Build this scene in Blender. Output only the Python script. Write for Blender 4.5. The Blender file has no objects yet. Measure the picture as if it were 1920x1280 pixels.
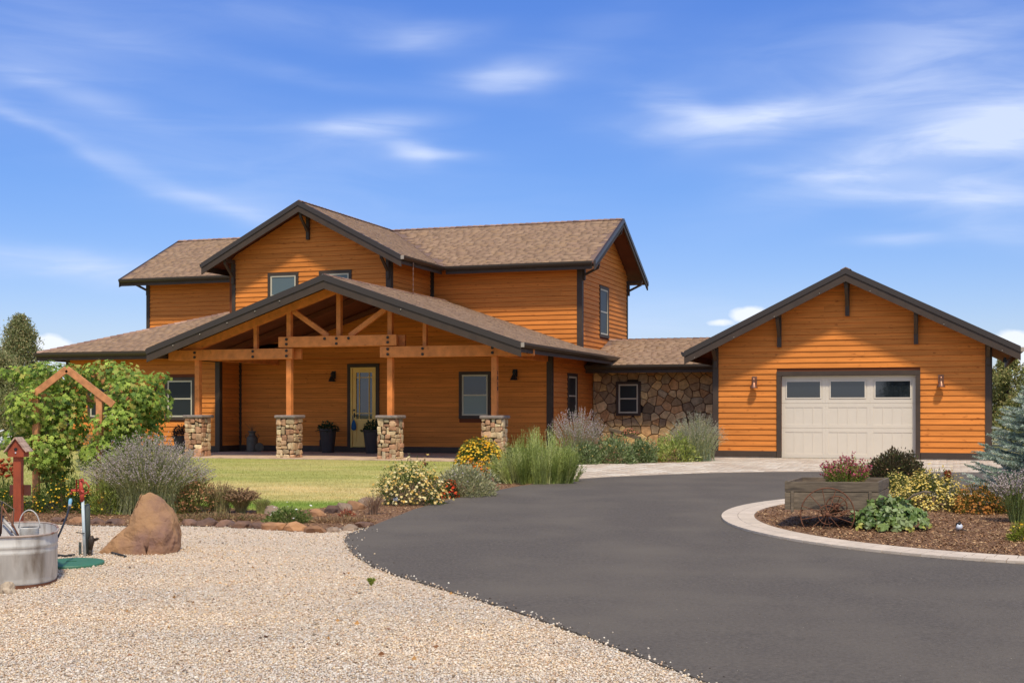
import bpy, bmesh, math, random
import numpy as np
from mathutils import Vector, Matrix, noise as mnoise
from mathutils.geometry import tessellate_polygon

random.seed(7)
rng = np.random.default_rng(7)
sc = bpy.context.scene
COL = sc.collection
TH = math.radians(19.0)
CT, ST = math.cos(TH), math.sin(TH)
F = 2400.0          # focal length in pixels of a 1920 px wide picture
CAMZ = 1.25         # eye height over the level the house stands on
HY = 768.0

# ---------------------------------------------------------------- camera
cam = bpy.data.cameras.new('camera')
cam.sensor_width = 36.0
cam.lens = F / 1920 * 36.0
cam.shift_y = 128.0 / 1920
cam.clip_start = 0.1
cam.clip_end = 9000
co = bpy.data.objects.new('camera', cam)
co.location = (0, 0, CAMZ)
co.rotation_euler = (math.radians(90), 0, 0)
COL.objects.link(co)
sc.camera = co

# ---------------------------------------------------------------- sun, sky, exposure
SUN_TO = Vector((0.10, -0.66, 1.10)).normalized()      # direction towards the sun
sl = bpy.data.lights.new('sun', 'SUN')
sl.energy = 2.5
sl.angle = math.radians(5)
sl.color = (1.0, 0.92, 0.78)
so = bpy.data.objects.new('sun', sl)
so.rotation_euler = SUN_TO.to_track_quat('Z', 'Y').to_euler()
so.location = (0, -20, 40)
COL.objects.link(so)

w = bpy.data.worlds.new("World")
sc.world = w
w.use_nodes = True
SKY_STRENGTH = 0.13


def build_world():
    nt = w.node_tree
    nt.nodes.clear()
    N = nt.nodes.new
    L = nt.links.new
    out = N('ShaderNodeOutputWorld')
    bg = N('ShaderNodeBackground')
    bg.inputs['Strength'].default_value = SKY_STRENGTH
    L(bg.outputs[0], out.inputs[0])
    sky = N('ShaderNodeTexSky')
    sky.sky_type = 'NISHITA'
    sky.sun_disc = False
    sky.sun_elevation = math.asin(SUN_TO.z)
    sky.sun_rotation = math.atan2(SUN_TO.x, SUN_TO.y)
    sky.altitude = 900
    sky.air_density = 1.0
    sky.dust_density = 0.6
    sky.ozone_density = 3.0

    def m(op, a, b=None, c=None, clamp=False):
        n = N('ShaderNodeMath'); n.operation = op; n.use_clamp = clamp
        for i, v in enumerate((a, b, c)):
            if v is None: continue
            if isinstance(v, (int, float)): n.inputs[i].default_value = v
            else: L(v, n.inputs[i])
        return n.outputs[0]
    tc = N('ShaderNodeTexCoord')
    sep = N('ShaderNodeSeparateXYZ'); L(tc.outputs['Generated'], sep.inputs[0])
    x, y, z = sep.outputs
    az = m('ARCTAN2', x, y)                       # radians, 0 straight ahead
    el = m('ARCSINE', z)
    # soft domain warp so that streaks get feathered, curled edges
    comb = N('ShaderNodeCombineXYZ'); L(az, comb.inputs[0]); L(el, comb.inputs[1])
    mp = N('ShaderNodeMapping'); L(comb.outputs[0], mp.inputs[0]); mp.inputs['Scale'].default_value = (5, 12, 1)
    wn = N('ShaderNodeTexNoise'); L(mp.outputs[0], wn.inputs['Vector']); wn.inputs['Scale'].default_value = 1.0
    wn.inputs['Detail'].default_value = 4.0
    ws = N('ShaderNodeSeparateColor'); L(wn.outputs['Color'], ws.inputs[0])
    azw = m('ADD', az, m('MULTIPLY', m('SUBTRACT', ws.outputs[0], 0.5), 0.12))
    elw = m('ADD', el, m('MULTIPLY', m('SUBTRACT', ws.outputs[1], 0.5), 0.035))
    # wispy texture along the streaks
    mp2 = N('ShaderNodeMapping'); L(comb.outputs[0], mp2.inputs[0])
    mp2.inputs['Scale'].default_value = (8, 42, 1); mp2.inputs['Rotation'].default_value = (0, 0, 0.12)
    fn = N('ShaderNodeTexNoise'); L(mp2.outputs[0], fn.inputs['Vector']); fn.inputs['Scale'].default_value = 1.0
    fn.inputs['Detail'].default_value = 7.0; fn.inputs['Roughness'].default_value = 0.55
    fn.inputs['Distortion'].default_value = 0.6
    wisp = m('MULTIPLY_ADD', fn.outputs[0], 4.0, -1.45, clamp=True)
    streaks = [  # px, py, half length, half width, tilt (deg, up to the right), strength
        (1390, 224, 150, 24, 3, .78), (1560, 192, 200, 40, 12, .42), (1275, 195, 60, 20, -26, .38), (1790, 110, 120, 110, 40, .34), (1500, 110, 260, 60, 8, .16),
        (1760, 258, 230, 40, 16, .55), (1900, 235, 130, 60, 15, .50), (1830, 355, 190, 18, -4, .60), (1640, 322, 150, 11, -4, .45), (1760, 320, 260, 60, 5, .14),
        (1880, 410, 150, 30, -14, .35),
        (935, 136, 85, 18, 0, .72), (690, 240, 90, 24, 4, .60), (800, 305, 70, 9, 0, .38), (762, 296, 34, 20, -10, .45),
        (110, 262, 190, 12, -24, .24), (330, 345, 200, 16, -22, .26), (480, 395, 170, 34, -16, .20),
        (130, 165, 150, 18, -14, .30), (215, 188, 60, 14, 0, .25), (40, 492, 190, 20, -4, .42), (190, 515, 90, 18, -8, .30), (1670, 447, 85, 12, 2, .40),
        (100, 70, 240, 80, 10, .22), (640, 40, 260, 30, -8, .14), (790, 66, 90, 14, 6, .26), (480, 300, 420, 90, -10, .16),
        (1250, 600, 190, 40, 0, .25), (560, 130, 300, 14, -6, .10), (1100, 90, 120, 40, 20, .12)]
    total = None
    for (px, py, hl, hw, tilt, s) in streaks:
        a0 = math.atan((px - 960) / F); e0 = math.atan((HY - py) / math.hypot(F, px - 960))
        L1 = hl / F; W1 = hw / F; c, sn = math.cos(math.radians(tilt)), math.sin(math.radians(tilt))
        da = m('SUBTRACT', azw, a0); de = m('SUBTRACT', elw, e0)
        p = m('DIVIDE', m('ADD', m('MULTIPLY', da, c), m('MULTIPLY', de, sn)), L1)
        q = m('DIVIDE', m('SUBTRACT', m('MULTIPLY', de, c), m('MULTIPLY', da, sn)), W1)
        r2 = m('ADD', m('MULTIPLY', p, p), m('MULTIPLY', q, q))
        g = m('MULTIPLY', m('POWER', 2.718, m('MULTIPLY', r2, -0.75)), s)
        total = g if total is None else m('ADD', total, g)
    # unseen cloud outside the view, thickened to add fill light on the facade
    mp3 = N('ShaderNodeMapping'); L(comb.outputs[0], mp3.inputs[0]); mp3.inputs['Scale'].default_value = (1.6, 7, 1)
    gn = N('ShaderNodeTexNoise'); L(mp3.outputs[0], gn.inputs['Vector']); gn.inputs['Scale'].default_value = 1.0
    gn.inputs['Detail'].default_value = 6.0
    gen = m('MULTIPLY', m('SUBTRACT', gn.outputs[0], 0.33, clamp=True), 3.2)
    behind = m('MULTIPLY', m('SUBTRACT', m('ABSOLUTE', az), 0.42, clamp=True), 3.0, clamp=True)
    total = m('ADD', total, m('MULTIPLY', gen, behind))
    cirrus = m('MULTIPLY', total, m('MULTIPLY_ADD', wisp, 0.62, 0.56), clamp=True)
    cirrus = m('MULTIPLY', cirrus, 0.85)
    # low cumulus heads near the horizon
    mp4 = N('ShaderNodeMapping'); L(comb.outputs[0], mp4.inputs[0]); mp4.inputs['Scale'].default_value = (34, 48, 1)
    cn = N('ShaderNodeTexNoise'); L(mp4.outputs[0], cn.inputs['Vector']); cn.inputs['Scale'].default_value = 1.0
    cn.inputs['Detail'].default_value = 5.0
    cum = None
    for (px, py, hl, hw, s) in [(102, 655, 52, 32, 1.0), (20, 668, 60, 22, .9), (1405, 588, 52, 20, .9), (1350, 604, 34, 12, .8), (1440, 600, 40, 22, .8),
                               (1895, 645, 50, 30, 1.0), (1960, 660, 60, 40, 1.0)]:
        a0 = math.atan((px - 960) / F); e0 = math.atan((HY - py) / math.hypot(F, px - 960))
        p = m('DIVIDE', m('SUBTRACT', az, a0), hl / F); q = m('DIVIDE', m('SUBTRACT', el, e0), hw / F)
        r2 = m('ADD', m('MULTIPLY', p, p), m('MULTIPLY', q, q))
        g = m('MULTIPLY', m('POWER', 2.718, m('MULTIPLY', r2, -1.0)), s)
        cum = g if cum is None else m('MAXIMUM', cum, g)
    cumv = m('SUBTRACT', m('ADD', cum, m('MULTIPLY', m('SUBTRACT', cn.outputs[0], 0.5), 0.9)), 0.42)
    cumm = m('MULTIPLY', m('MULTIPLY', cumv, 4.5, clamp=True), 0.85)
    # clear sky: the Nishita colour pushed a little to the saturated blue of the picture, paler low down
    ramp = N('ShaderNodeValToRGB'); L(m('MULTIPLY', el, 1.0, clamp=True), ramp.inputs[0])
    cr = ramp.color_ramp
    cr.elements[0].position = 0.0; cr.elements[0].color = SKY_LOW
    cr.elements[1].position = 0.36; cr.elements[1].color = SKY_HIGH
    e = cr.elements.new(0.06); e.color = SKY_LM
    e = cr.elements.new(0.17); e.color = SKY_MID
    mul = N('ShaderNodeMix'); mul.data_type = 'RGBA'; mul.blend_type = 'MULTIPLY'; mul.inputs[0].default_value = 1.0
    L(sky.outputs[0], mul.inputs[6]); L(ramp.outputs[0], mul.inputs[7])
    mix = N('ShaderNodeMix'); mix.data_type = 'RGBA'; L(cirrus, mix.inputs[0]); L(mul.outputs[2], mix.inputs[6])
    mix.inputs[7].default_value = CLOUD
    mix2 = N('ShaderNodeMix'); mix2.data_type = 'RGBA'; L(cumm, mix2.inputs[0]); L(mix.outputs[2], mix2.inputs[6])
    mix2.inputs[7].default_value = CUMULUS
    L(mix2.outputs[2], bg.inputs[0])


SKY_LOW = (.55, .53, .62, 1); SKY_LM = (.53, .53, .65, 1); SKY_MID = (.40, .52, .75, 1); SKY_HIGH = (.37, .55, .94, 1)
CLOUD = (3.8, 4.3, 5.5, 1); CUMULUS = (5.0, 5.2, 5.6, 1)
build_world()

sc.view_settings.view_transform = 'Standard'
sc.view_settings.look = 'None'
sc.view_settings.exposure = 0.6
sc.view_settings.gamma = 1.0
sc.view_settings.use_curve_mapping = False


# ---------------------------------------------------------------- helpers
def srgb(r, g, b):
    f = lambda c: (c / 255 / 12.92) if c / 255 <= 0.04045 else ((c / 255 + 0.055) / 1.055) ** 2.4
    return (f(r), f(g), f(b))


def gz(y):
    return -0.022 * (30.0 - max(-10.0, min(30.0, y)))


def G(px, py):
    """a point of the ground seen at a pixel of the 1920 px picture -> (x, y)"""
    k = (py - HY) / F
    t = 1.91 / (k + 0.022)
    if t > 30: t = CAMZ / max(k, 1e-4)
    return ((px - 960) / F * t, t)


def UV(u, v):
    return (u * CT + v * ST, -u * ST + v * CT)


def link(o, parent=None):
    COL.objects.link(o)
    if parent is not None: o.parent = parent
    return o


def tag(o, label=None, cat=None, group=None, kind=None):
    if label: o['label'] = label
    if cat: o['category'] = cat
    if group: o['group'] = group
    if kind: o['kind'] = kind
    return o


def thing(name, label, cat, loc=(0, 0, 0), rotz=0, group=None):
    o = bpy.data.objects.new(name, None)
    o.empty_display_size = 0.2
    o.location = loc; o.rotation_euler = (0, 0, rotz)
    link(o)
    return tag(o, label, cat, group)


class MB:
    def __init__(s): s.v = []; s.f = []; s.c = []; s.col = None
    def add(s, vs, fs):
        b = len(s.v); s.v += [tuple(p) for p in vs]; s.f += [tuple(i + b for i in f) for f in fs]
        s.c += [s.col or (1, 1, 1)] * len(vs)
        return s
    def hexa(s, p):    # p: 4 bottom + 4 top
        return s.add(p, [(3, 2, 1, 0), (4, 5, 6, 7), (0, 1, 5, 4), (1, 2, 6, 5), (2, 3, 7, 6), (3, 0, 4, 7)])
    def box(s, x0, x1, y0, y1, z0, z1):
        return s.hexa([(x0, y0, z0), (x1, y0, z0), (x1, y1, z0), (x0, y1, z0), (x0, y0, z1), (x1, y0, z1), (x1, y1, z1), (x0, y1, z1)])
    def prism(s, pts, d):   # pts: planar loop of 3D points, d: extrusion vector
        n = len(pts); q = [(p[0] + d[0], p[1] + d[1], p[2] + d[2]) for p in pts]
        return s.add(list(pts) + q, [tuple(range(n))[::-1], tuple(range(n, 2 * n))] + [(i, (i + 1) % n, n + (i + 1) % n, n + i) for i in range(n)])
    def bar(s, a, b, w, h, up=(0, 0, 1)):
        a, b = Vector(a), Vector(b); d = (b - a).normalized(); up = Vector(up)
        if abs(d.dot(up)) > 0.98: up = Vector((0, 1, 0))
        sd = d.cross(up).normalized() * w / 2; u = sd.cross(d).normalized() * h / 2
        return s.hexa([a - sd - u, a + sd - u, a + sd + u, a - sd + u, b - sd - u, b + sd - u, b + sd + u, b - sd + u])
    def tube(s, pts, r, n=8, cap=True):
        pts = [Vector(p) for p in pts]; rs = r if isinstance(r, (list, tuple)) else [r] * len(pts)
        vs = []; fs = []
        ref = Vector((0.13, 0.2, 1)).normalized()
        for i, p in enumerate(pts):
            d = (pts[min(i + 1, len(pts) - 1)] - pts[max(i - 1, 0)]).normalized()
            if abs(d.dot(ref)) > 0.97: ref = Vector((1, 0.1, 0)).normalized()
            a = d.cross(ref).normalized(); b = a.cross(d)
            for k in range(n):
                t = 2 * math.pi * k / n; vs.append(p + (a * math.cos(t) + b * math.sin(t)) * rs[i])
        for i in range(len(pts) - 1):
            for k in range(n):
                fs.append((i * n + k, i * n + (k + 1) % n, (i + 1) * n + (k + 1) % n, (i + 1) * n + k))
        if cap: fs += [tuple(range(n))[::-1], tuple(range((len(pts) - 1) * n, len(pts) * n))]
        return s.add(vs, fs)
    def lathe(s, prof, n=24, c=(0, 0), z=0, sx=1, sy=1):
        vs = [(c[0] + r * math.cos(2 * math.pi * k / n) * sx, c[1] + r * math.sin(2 * math.pi * k / n) * sy, z + h) for r, h in prof for k in range(n)]
        fs = [(i * n + k, i * n + (k + 1) % n, (i + 1) * n + (k + 1) % n, (i + 1) * n + k) for i in range(len(prof) - 1) for k in range(n)]
        return s.add(vs, fs)
    def build(s, name, mat, parent=None, off=(0, 0, 0), smooth=False, bevel=0, kind=None, label=None, tone=False):
        me = bpy.data.meshes.new(name)
        me.from_pydata([(a - off[0], b - off[1], c - off[2]) for a, b, c in s.v], [], s.f)
        me.materials.append(mat)
        if tone:
            ca = me.color_attributes.new('tone', 'FLOAT_COLOR', 'POINT')
            ca.data.foreach_set('color', np.array([c + (1,) for c in s.c], dtype=np.float32).ravel())
        if smooth: me.polygons.foreach_set('use_smooth', [True] * len(me.polygons))
        me.update()
        o = bpy.data.objects.new(name, me); link(o, parent)
        if bevel:
            b = o.modifiers.new('bevel', 'BEVEL'); b.width = bevel; b.segments = 2; b.limit_method = 'ANGLE'; b.angle_limit = 0.7
        if kind: o['kind'] = kind
        if label: o['label'] = label
        return o


def np_mesh(name, verts, faces, mat, parent=None, tone=None, smooth=False, kind=None):
    """verts (n,3), faces (m,k) arrays, tone (n,3)"""
    me = bpy.data.meshes.new(name)
    verts = np.asarray(verts, np.float32); faces = np.asarray(faces, np.int32)
    k = faces.shape[1]
    me.vertices.add(len(verts)); me.vertices.foreach_set('co', verts.ravel())
    me.loops.add(faces.size); me.loops.foreach_set('vertex_index', faces.ravel())
    me.polygons.add(len(faces)); me.polygons.foreach_set('loop_start', np.arange(len(faces), dtype=np.int32) * k)
    if smooth: me.polygons.foreach_set('use_smooth', np.ones(len(faces), bool))
    me.update(calc_edges=True)
    if tone is not None:
        ca = me.color_attributes.new('tone', 'FLOAT_COLOR', 'POINT')
        t = np.ones((len(verts), 4), np.float32); t[:, :3] = tone
        ca.data.foreach_set('color', t.ravel())
    me.materials.append(mat)
    o = bpy.data.objects.new(name, me); link(o, parent)
    if kind: o['kind'] = kind
    return o


def basis(dirs, roll=None):
    """rotation matrices (n,3,3) whose columns are x, y(=dirs), z"""
    d = dirs / np.linalg.norm(dirs, axis=1, keepdims=True)
    n = len(d)
    r = rng.normal(size=(n, 3))
    if roll is not None: r = roll + 0.35 * r
    x = np.cross(d, r); x /= np.linalg.norm(x, axis=1, keepdims=True) + 1e-9
    z = np.cross(x, d)
    return np.stack([x, d, z], axis=2)


def scatter(name, base_v, base_f, pos, R, scale, mat, parent=None, tone=None, smooth=False, kind=None):
    base_v = np.asarray(base_v, float); base_f = np.asarray(base_f, int)
    n, nv = len(pos), len(base_v)
    s = np.asarray(scale, float)
    if s.ndim == 1: s = s[:, None]
    sv = base_v[None, :, :] * (s[:, None, :] if s.shape[1] == 3 else s[:, :, None])
    V = np.einsum('nij,nvj->nvi', R, sv) + pos[:, None, :]
    Fc = (base_f[None] + (np.arange(n) * nv)[:, None, None]).reshape(-1, base_f.shape[1])
    T = None if tone is None else np.repeat(np.asarray(tone), nv, axis=0)
    return np_mesh(name, V.reshape(-1, 3), Fc, mat, parent, T, smooth, kind)


def pick(pal, n, var=0.12):
    pal = np.array([srgb(*c) for c in pal])
    c = pal[rng.integers(0, len(pal), n)]
    return np.clip(c * (1 + rng.normal(0, var, (n, 1))), 0.003, 0.9)


def inside(P, poly):
    x, y = P[:, 0], P[:, 1]; r = np.zeros(len(P), bool); n = len(poly)
    for i in range(n):
        x1, y1 = poly[i]; x2, y2 = poly[(i + 1) % n]
        if y1 == y2: continue
        c = ((y1 > y) != (y2 > y)) & (x < (x2 - x1) * (y - y1) / (y2 - y1) + x1)
        r ^= c
    return r


GZ = np.vectorize(gz)

# base shapes for scattering
LEAF = ([(0, 0, 0), (.5, .45, .12), (0, 1, 0), (-.5, .45, .12)], [(0, 1, 2), (0, 2, 3)])
NEEDLE = ([(-.5, 0, 0), (.5, 0, 0), (0, 1, 0)], [(0, 1, 2)])
_t = [2 * math.pi * k / 5 for k in range(5)]
PETALS = ([(0, 0, 0.1)] + [(math.cos(2 * math.pi * k / 10) * (1 if k % 2 == 0 else .55), math.sin(2 * math.pi * k / 10) * (1 if k % 2 == 0 else .55), 0) for k in range(10)],
          [(0, k + 1, (k + 1) % 10 + 1) for k in range(10)])
OCTA = ([(1, 0, 0), (0, 1, 0), (-1, 0, 0), (0, -1, 0), (0, 0, 1), (0, 0, -1)],
        [(0, 1, 4), (1, 2, 4), (2, 3, 4), (3, 0, 4), (1, 0, 5), (2, 1, 5), (3, 2, 5), (0, 3, 5)])


# ---------------------------------------------------------------- materials
def mat(name, col=(0.5, 0.5, 0.5), rough=0.7, metal=0.0, spec=0.4, tone=False, noise=0, nscale=8.0, nmul=(1, 1, 1), bump=0, bscale=40, bmul=(1, 1, 1), bdist=0.01,
        col2=None, objrand=0, trans=0, detail=5, ior=None, stain=None, gain=1.0):
    m_ = bpy.data.materials.new(name); m_.use_nodes = True
    nt = m_.node_tree; N = nt.nodes.new; L = nt.links.new
    b = nt.nodes['Principled BSDF']
    b.inputs['Roughness'].default_value = rough; b.inputs['Metallic'].default_value = metal
    b.inputs['Specular IOR Level'].default_value = spec
    if ior: b.inputs['IOR'].default_value = ior
    tc = N('ShaderNodeTexCoord')
    cur = None
    if tone:
        a = N('ShaderNodeAttribute'); a.attribute_name = 'tone'; cur = a.outputs['Color']
    else:
        r = N('ShaderNodeRGB'); r.outputs[0].default_value = tuple(col) + (1,); cur = r.outputs[0]
    if noise:
        mp = N('ShaderNodeMapping'); L(tc.outputs['Object'], mp.inputs[0]); mp.inputs['Scale'].default_value = nmul
        n = N('ShaderNodeTexNoise'); L(mp.outputs[0], n.inputs['Vector']); n.inputs['Scale'].default_value = nscale; n.inputs['Detail'].default_value = detail
        if objrand:
            oi = N('ShaderNodeObjectInfo'); n.noise_dimensions = '4D'
            mm = N('ShaderNodeMath'); mm.operation = 'MULTIPLY'; L(oi.outputs['Random'], mm.inputs[0]); mm.inputs[1].default_value = 57; L(mm.outputs[0], n.inputs['W'])
        if col2 is not None:
            rp = N('ShaderNodeMapRange'); L(n.outputs[0], rp.inputs[0]); rp.inputs[1].default_value = 0.38; rp.inputs[2].default_value = 0.64
            mx = N('ShaderNodeMix'); mx.data_type = 'RGBA'; L(rp.outputs[0], mx.inputs[0]); L(cur, mx.inputs[6]); mx.inputs[7].default_value = tuple(col2) + (1,)
            cur = mx.outputs[2]
        else:
            rp = N('ShaderNodeMapRange'); L(n.outputs[0], rp.inputs[0]); rp.inputs[1].default_value = 0.3; rp.inputs[2].default_value = 0.7
            rp.inputs[3].default_value = 1 - noise; rp.inputs[4].default_value = 1 + noise
            mx = N('ShaderNodeVectorMath'); mx.operation = 'SCALE'; L(cur, mx.inputs[0]); L(rp.outputs[0], mx.inputs['Scale']); cur = mx.outputs[0]
    if stain:
        c3, sc3, lo, hi, mul3 = stain
        mp = N('ShaderNodeMapping'); L(tc.outputs['Object'], mp.inputs[0]); mp.inputs['Scale'].default_value = mul3
        n = N('ShaderNodeTexNoise'); L(mp.outputs[0], n.inputs['Vector']); n.inputs['Scale'].default_value = sc3; n.inputs['Detail'].default_value = 6
        rp = N('ShaderNodeMapRange'); L(n.outputs[0], rp.inputs[0]); rp.inputs[1].default_value = lo; rp.inputs[2].default_value = hi
        mx = N('ShaderNodeMix'); mx.data_type = 'RGBA'; L(rp.outputs[0], mx.inputs[0]); L(cur, mx.inputs[6]); mx.inputs[7].default_value = tuple(c3) + (1,)
        cur = mx.outputs[2]
    if objrand:
        oi = N('ShaderNodeObjectInfo'); rp = N('ShaderNodeMapRange'); L(oi.outputs['Random'], rp.inputs[0]); rp.inputs[3].default_value = 1 - objrand; rp.inputs[4].default_value = 1 + objrand
        mx = N('ShaderNodeVectorMath'); mx.operation = 'SCALE'; L(cur, mx.inputs[0]); L(rp.outputs[0], mx.inputs['Scale']); cur = mx.outputs[0]
    if gain != 1.0:
        mx = N('ShaderNodeVectorMath'); mx.operation = 'SCALE'; L(cur, mx.inputs[0]); mx.inputs['Scale'].default_value = gain; cur = mx.outputs[0]
    L(cur, b.inputs['Base Color'])
    if bump:
        mp = N('ShaderNodeMapping'); L(tc.outputs['Object'], mp.inputs[0]); mp.inputs['Scale'].default_value = bmul
        n = N('ShaderNodeTexNoise'); L(mp.outputs[0], n.inputs['Vector']); n.inputs['Scale'].default_value = bscale; n.inputs['Detail'].default_value = 4
        bp = N('ShaderNodeBump'); bp.inputs['Strength'].default_value = bump; bp.inputs['Distance'].default_value = bdist
        L(n.outputs[0], bp.inputs['Height']); L(bp.outputs[0], b.inputs['Normal'])
    if trans:
        tr = N('ShaderNodeBsdfTranslucent'); L(cur, tr.inputs[0])
        ms = N('ShaderNodeMixShader'); ms.inputs[0].default_value = trans
        L(b.outputs[0], ms.inputs[1]); L(tr.outputs[0], ms.inputs[2]); L(ms.outputs[0], nt.nodes['Material Output'].inputs[0])
    return m_


M = {}
M['siding'] = mat('siding_cedar', srgb(213, 129, 56), rough=.72, spec=.18, noise=.17, nscale=1.8, nmul=(.7, .7, 11), objrand=.09, detail=8, bump=.25, bscale=7, bmul=(1, 1, 14), stain=(srgb(158, 82, 32), 6.0, .62, .78, (1, 1, 3)))
M['sheath'] = mat('sheathing', srgb(112, 58, 26), rough=.9)
M['timber'] = mat('timber', srgb(216, 130, 66), rough=.6, spec=.25, noise=.2, nscale=3, nmul=(2, 2, 2), bump=.1, bscale=20, objrand=.08, stain=(srgb(170, 98, 48), 7.0, .62, .8, (1, 1, 1)))
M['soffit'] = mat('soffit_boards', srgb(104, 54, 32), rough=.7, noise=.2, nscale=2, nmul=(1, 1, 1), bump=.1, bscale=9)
M['trim'] = mat('dark_trim', srgb(68, 54, 41), rough=.65, noise=.15, nscale=4, nmul=(1, 1, 1), bump=.08, bscale=40)
M['gutter'] = mat('gutter_metal', srgb(60, 50, 39), rough=.4, spec=.5)
M['shingle'] = mat('shingles', tone=True, rough=.92, spec=.2, noise=.08, nscale=90, bump=.2, bscale=260, bdist=.003)
M['deck'] = mat('roof_underlay', srgb(118, 94, 80), rough=.9)
M['stone'] = mat('veneer_stone', tone=True, rough=.85, spec=.3, noise=.28, nscale=9, bump=.6, bscale=26, bdist=.02, objrand=.0)
M['mortar'] = mat('mortar_joint', srgb(60, 48, 38), rough=.95)
M['cap'] = mat('cap_stone', srgb(134, 120, 108), rough=.85, noise=.2, nscale=12, bump=.5, bscale=30)
M['vinyl'] = mat('window_vinyl', srgb(196, 186, 158), rough=.45)
M['glass'] = mat('window_glass', (.014, .018, .024), rough=.02, spec=.5, ior=1.62)
M['screen'] = mat('insect_screen_glass', (.022, .026, .025), rough=.4, spec=.25)
M['gglass'] = mat('garage_glass', (.014, .018, .020), rough=.02, spec=.5, ior=1.8)
M['gdoor'] = mat('garage_door_paint', srgb(214, 201, 178), rough=.5, noise=.02, nscale=3)
M['door'] = mat('door_paint', srgb(238, 196, 106), rough=.45, noise=.05, nscale=5)
M['lamp'] = mat('bronze_metal', srgb(150, 106, 80), rough=.35, metal=.7)
M['black'] = mat('black_metal', srgb(34, 31, 29), rough=.5)
M['bolt'] = mat('weathered_steel', srgb(66, 56, 46), rough=.6, metal=.4)
M['concrete'] = mat('concrete', srgb(168, 156, 138), rough=.9, noise=.1, nscale=5, bump=.2, bscale=60)
M['porch'] = mat('porch_paving', srgb(200, 170, 138), rough=.8, noise=.2, nscale=3, bump=.15, bscale=30)
M['leaf'] = mat('leaf', tone=True, rough=.6, spec=.25, trans=.34, gain=1.25)
M['flower'] = mat('flower_petal', tone=True, rough=.75, spec=.15, trans=.25, gain=1.1)
M['needle'] = mat('needle', tone=True, rough=.6, spec=.2, trans=.12)
M['stem'] = mat('stem', tone=True, rough=.7, spec=.2, gain=1.15)
M['bark'] = mat('bark', srgb(88, 70, 56), rough=.9, noise=.3, nscale=12, bump=.6, bscale=20)
M['rock'] = mat('basalt_rock', srgb(124, 92, 70), rough=.9, noise=.3, nscale=5, bump=.8, bscale=14, bdist=.02, objrand=.25, col2=srgb(92, 72, 62))
M['galv'] = mat('galvanized_metal', srgb(198, 192, 178), rough=.55, metal=.15, noise=.12, nscale=5, nmul=(3, 3, .7), bump=.06, bscale=12, stain=(srgb(128, 114, 96), 3.0, .50, .75, (2.5, 2.5, .8)))
M['rust'] = mat('rusty_iron', srgb(112, 72, 48), rough=.85, noise=.35, nscale=20, bump=.3, bscale=60)
M['greywood'] = mat('weathered_wood', srgb(110, 96, 76), rough=.85, noise=.35, nscale=3.5, nmul=(1.2, 1.2, 12), bump=.4, bscale=5, bmul=(1.5, 1.5, 22), objrand=.12, stain=(srgb(72, 62, 50), 4, .5, .75, (1, 1, 4)))
M['redwood'] = mat('red_stained_wood', srgb(146, 66, 36), rough=.65, noise=.25, nscale=5, nmul=(3, 3, 1), bump=.15, bscale=20)
M['arbor'] = mat('arbor_cedar', srgb(190, 128, 78), rough=.7, noise=.25, nscale=6, nmul=(2, 2, 2), bump=.15, bscale=20)
M['redpaint'] = mat('red_iron', srgb(178, 66, 46), rough=.55, noise=.15, nscale=20)
M['greenplastic'] = mat('green_plastic', srgb(62, 112, 84), rough=.5, noise=.06, nscale=6)
M['greypost'] = mat('grey_green_post', srgb(82, 88, 80), rough=.7, noise=.15, nscale=8)
M['hose'] = mat('black_hose', srgb(40, 40, 38), rough=.55)
M['blue'] = mat('blue_cloth', srgb(22, 86, 130), rough=.7)
M['pot'] = mat('dark_pot', srgb(52, 44, 42), rough=.55, noise=.1, nscale=5)
M['pewter'] = mat('milk_can_tin', srgb(96, 88, 74), rough=.6, metal=.3, noise=.2, nscale=9)
M['bleach'] = mat('bleached_wood', srgb(205, 205, 202), rough=.8, noise=.1, nscale=6)
M['paver'] = mat('paver', srgb(200, 182, 158), rough=.85, noise=.10, nscale=9, objrand=.07, bump=.2, bscale=60)
M['paver_t'] = mat('apron_paver', tone=True, rough=.85, noise=.08, nscale=9, bump=.2, bscale=60)
M['joint'] = mat('joint_sand', srgb(172, 154, 132), rough=.95)
M['white'] = mat('white_plastic', srgb(205, 208, 210), rough=.5)


def ground_mats():
    # asphalt
    M['asphalt'] = mat('asphalt', srgb(94, 86, 76), rough=.9, spec=.25, noise=.26, nscale=34, detail=8, bump=1.0, bscale=70, bdist=.014, stain=(srgb(107, 98, 85), .8, .40, .75, (1, 1, 1)))
    M['gravelbed'] = mat('gravel_fines', srgb(204, 182, 154), rough=.95, noise=.22, nscale=70, detail=3, bump=1.0, bscale=90, bdist=.010, stain=(srgb(158, 132, 106), 75, .62, .74, (1, 1, 1)))
    M['gravel'] = mat('gravel_stone', tone=True, rough=.85, spec=.25)
    M['lawn'] = mat('lawn_turf', tone=True, rough=.95, spec=.1, noise=.14, nscale=14, detail=7, bump=.6, bscale=60, bdist=.02)
    M['grass'] = mat('grass_blade', tone=True, rough=.7, spec=.2, trans=.25)
    M['mulch'] = mat('bark_mulch', srgb(128, 94, 64), rough=.95, noise=.4, nscale=35, bump=1, bscale=60, bdist=.02)
    M['chip'] = mat('mulch_chip', tone=True, rough=.9)
    M['terrain'] = mat('dry_grassland', srgb(150, 140, 88), rough=.95, noise=.3, nscale=.25, detail=8, bump=.5, bscale=4, bdist=.1, col2=srgb(112, 116, 66))


ground_mats()


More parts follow.
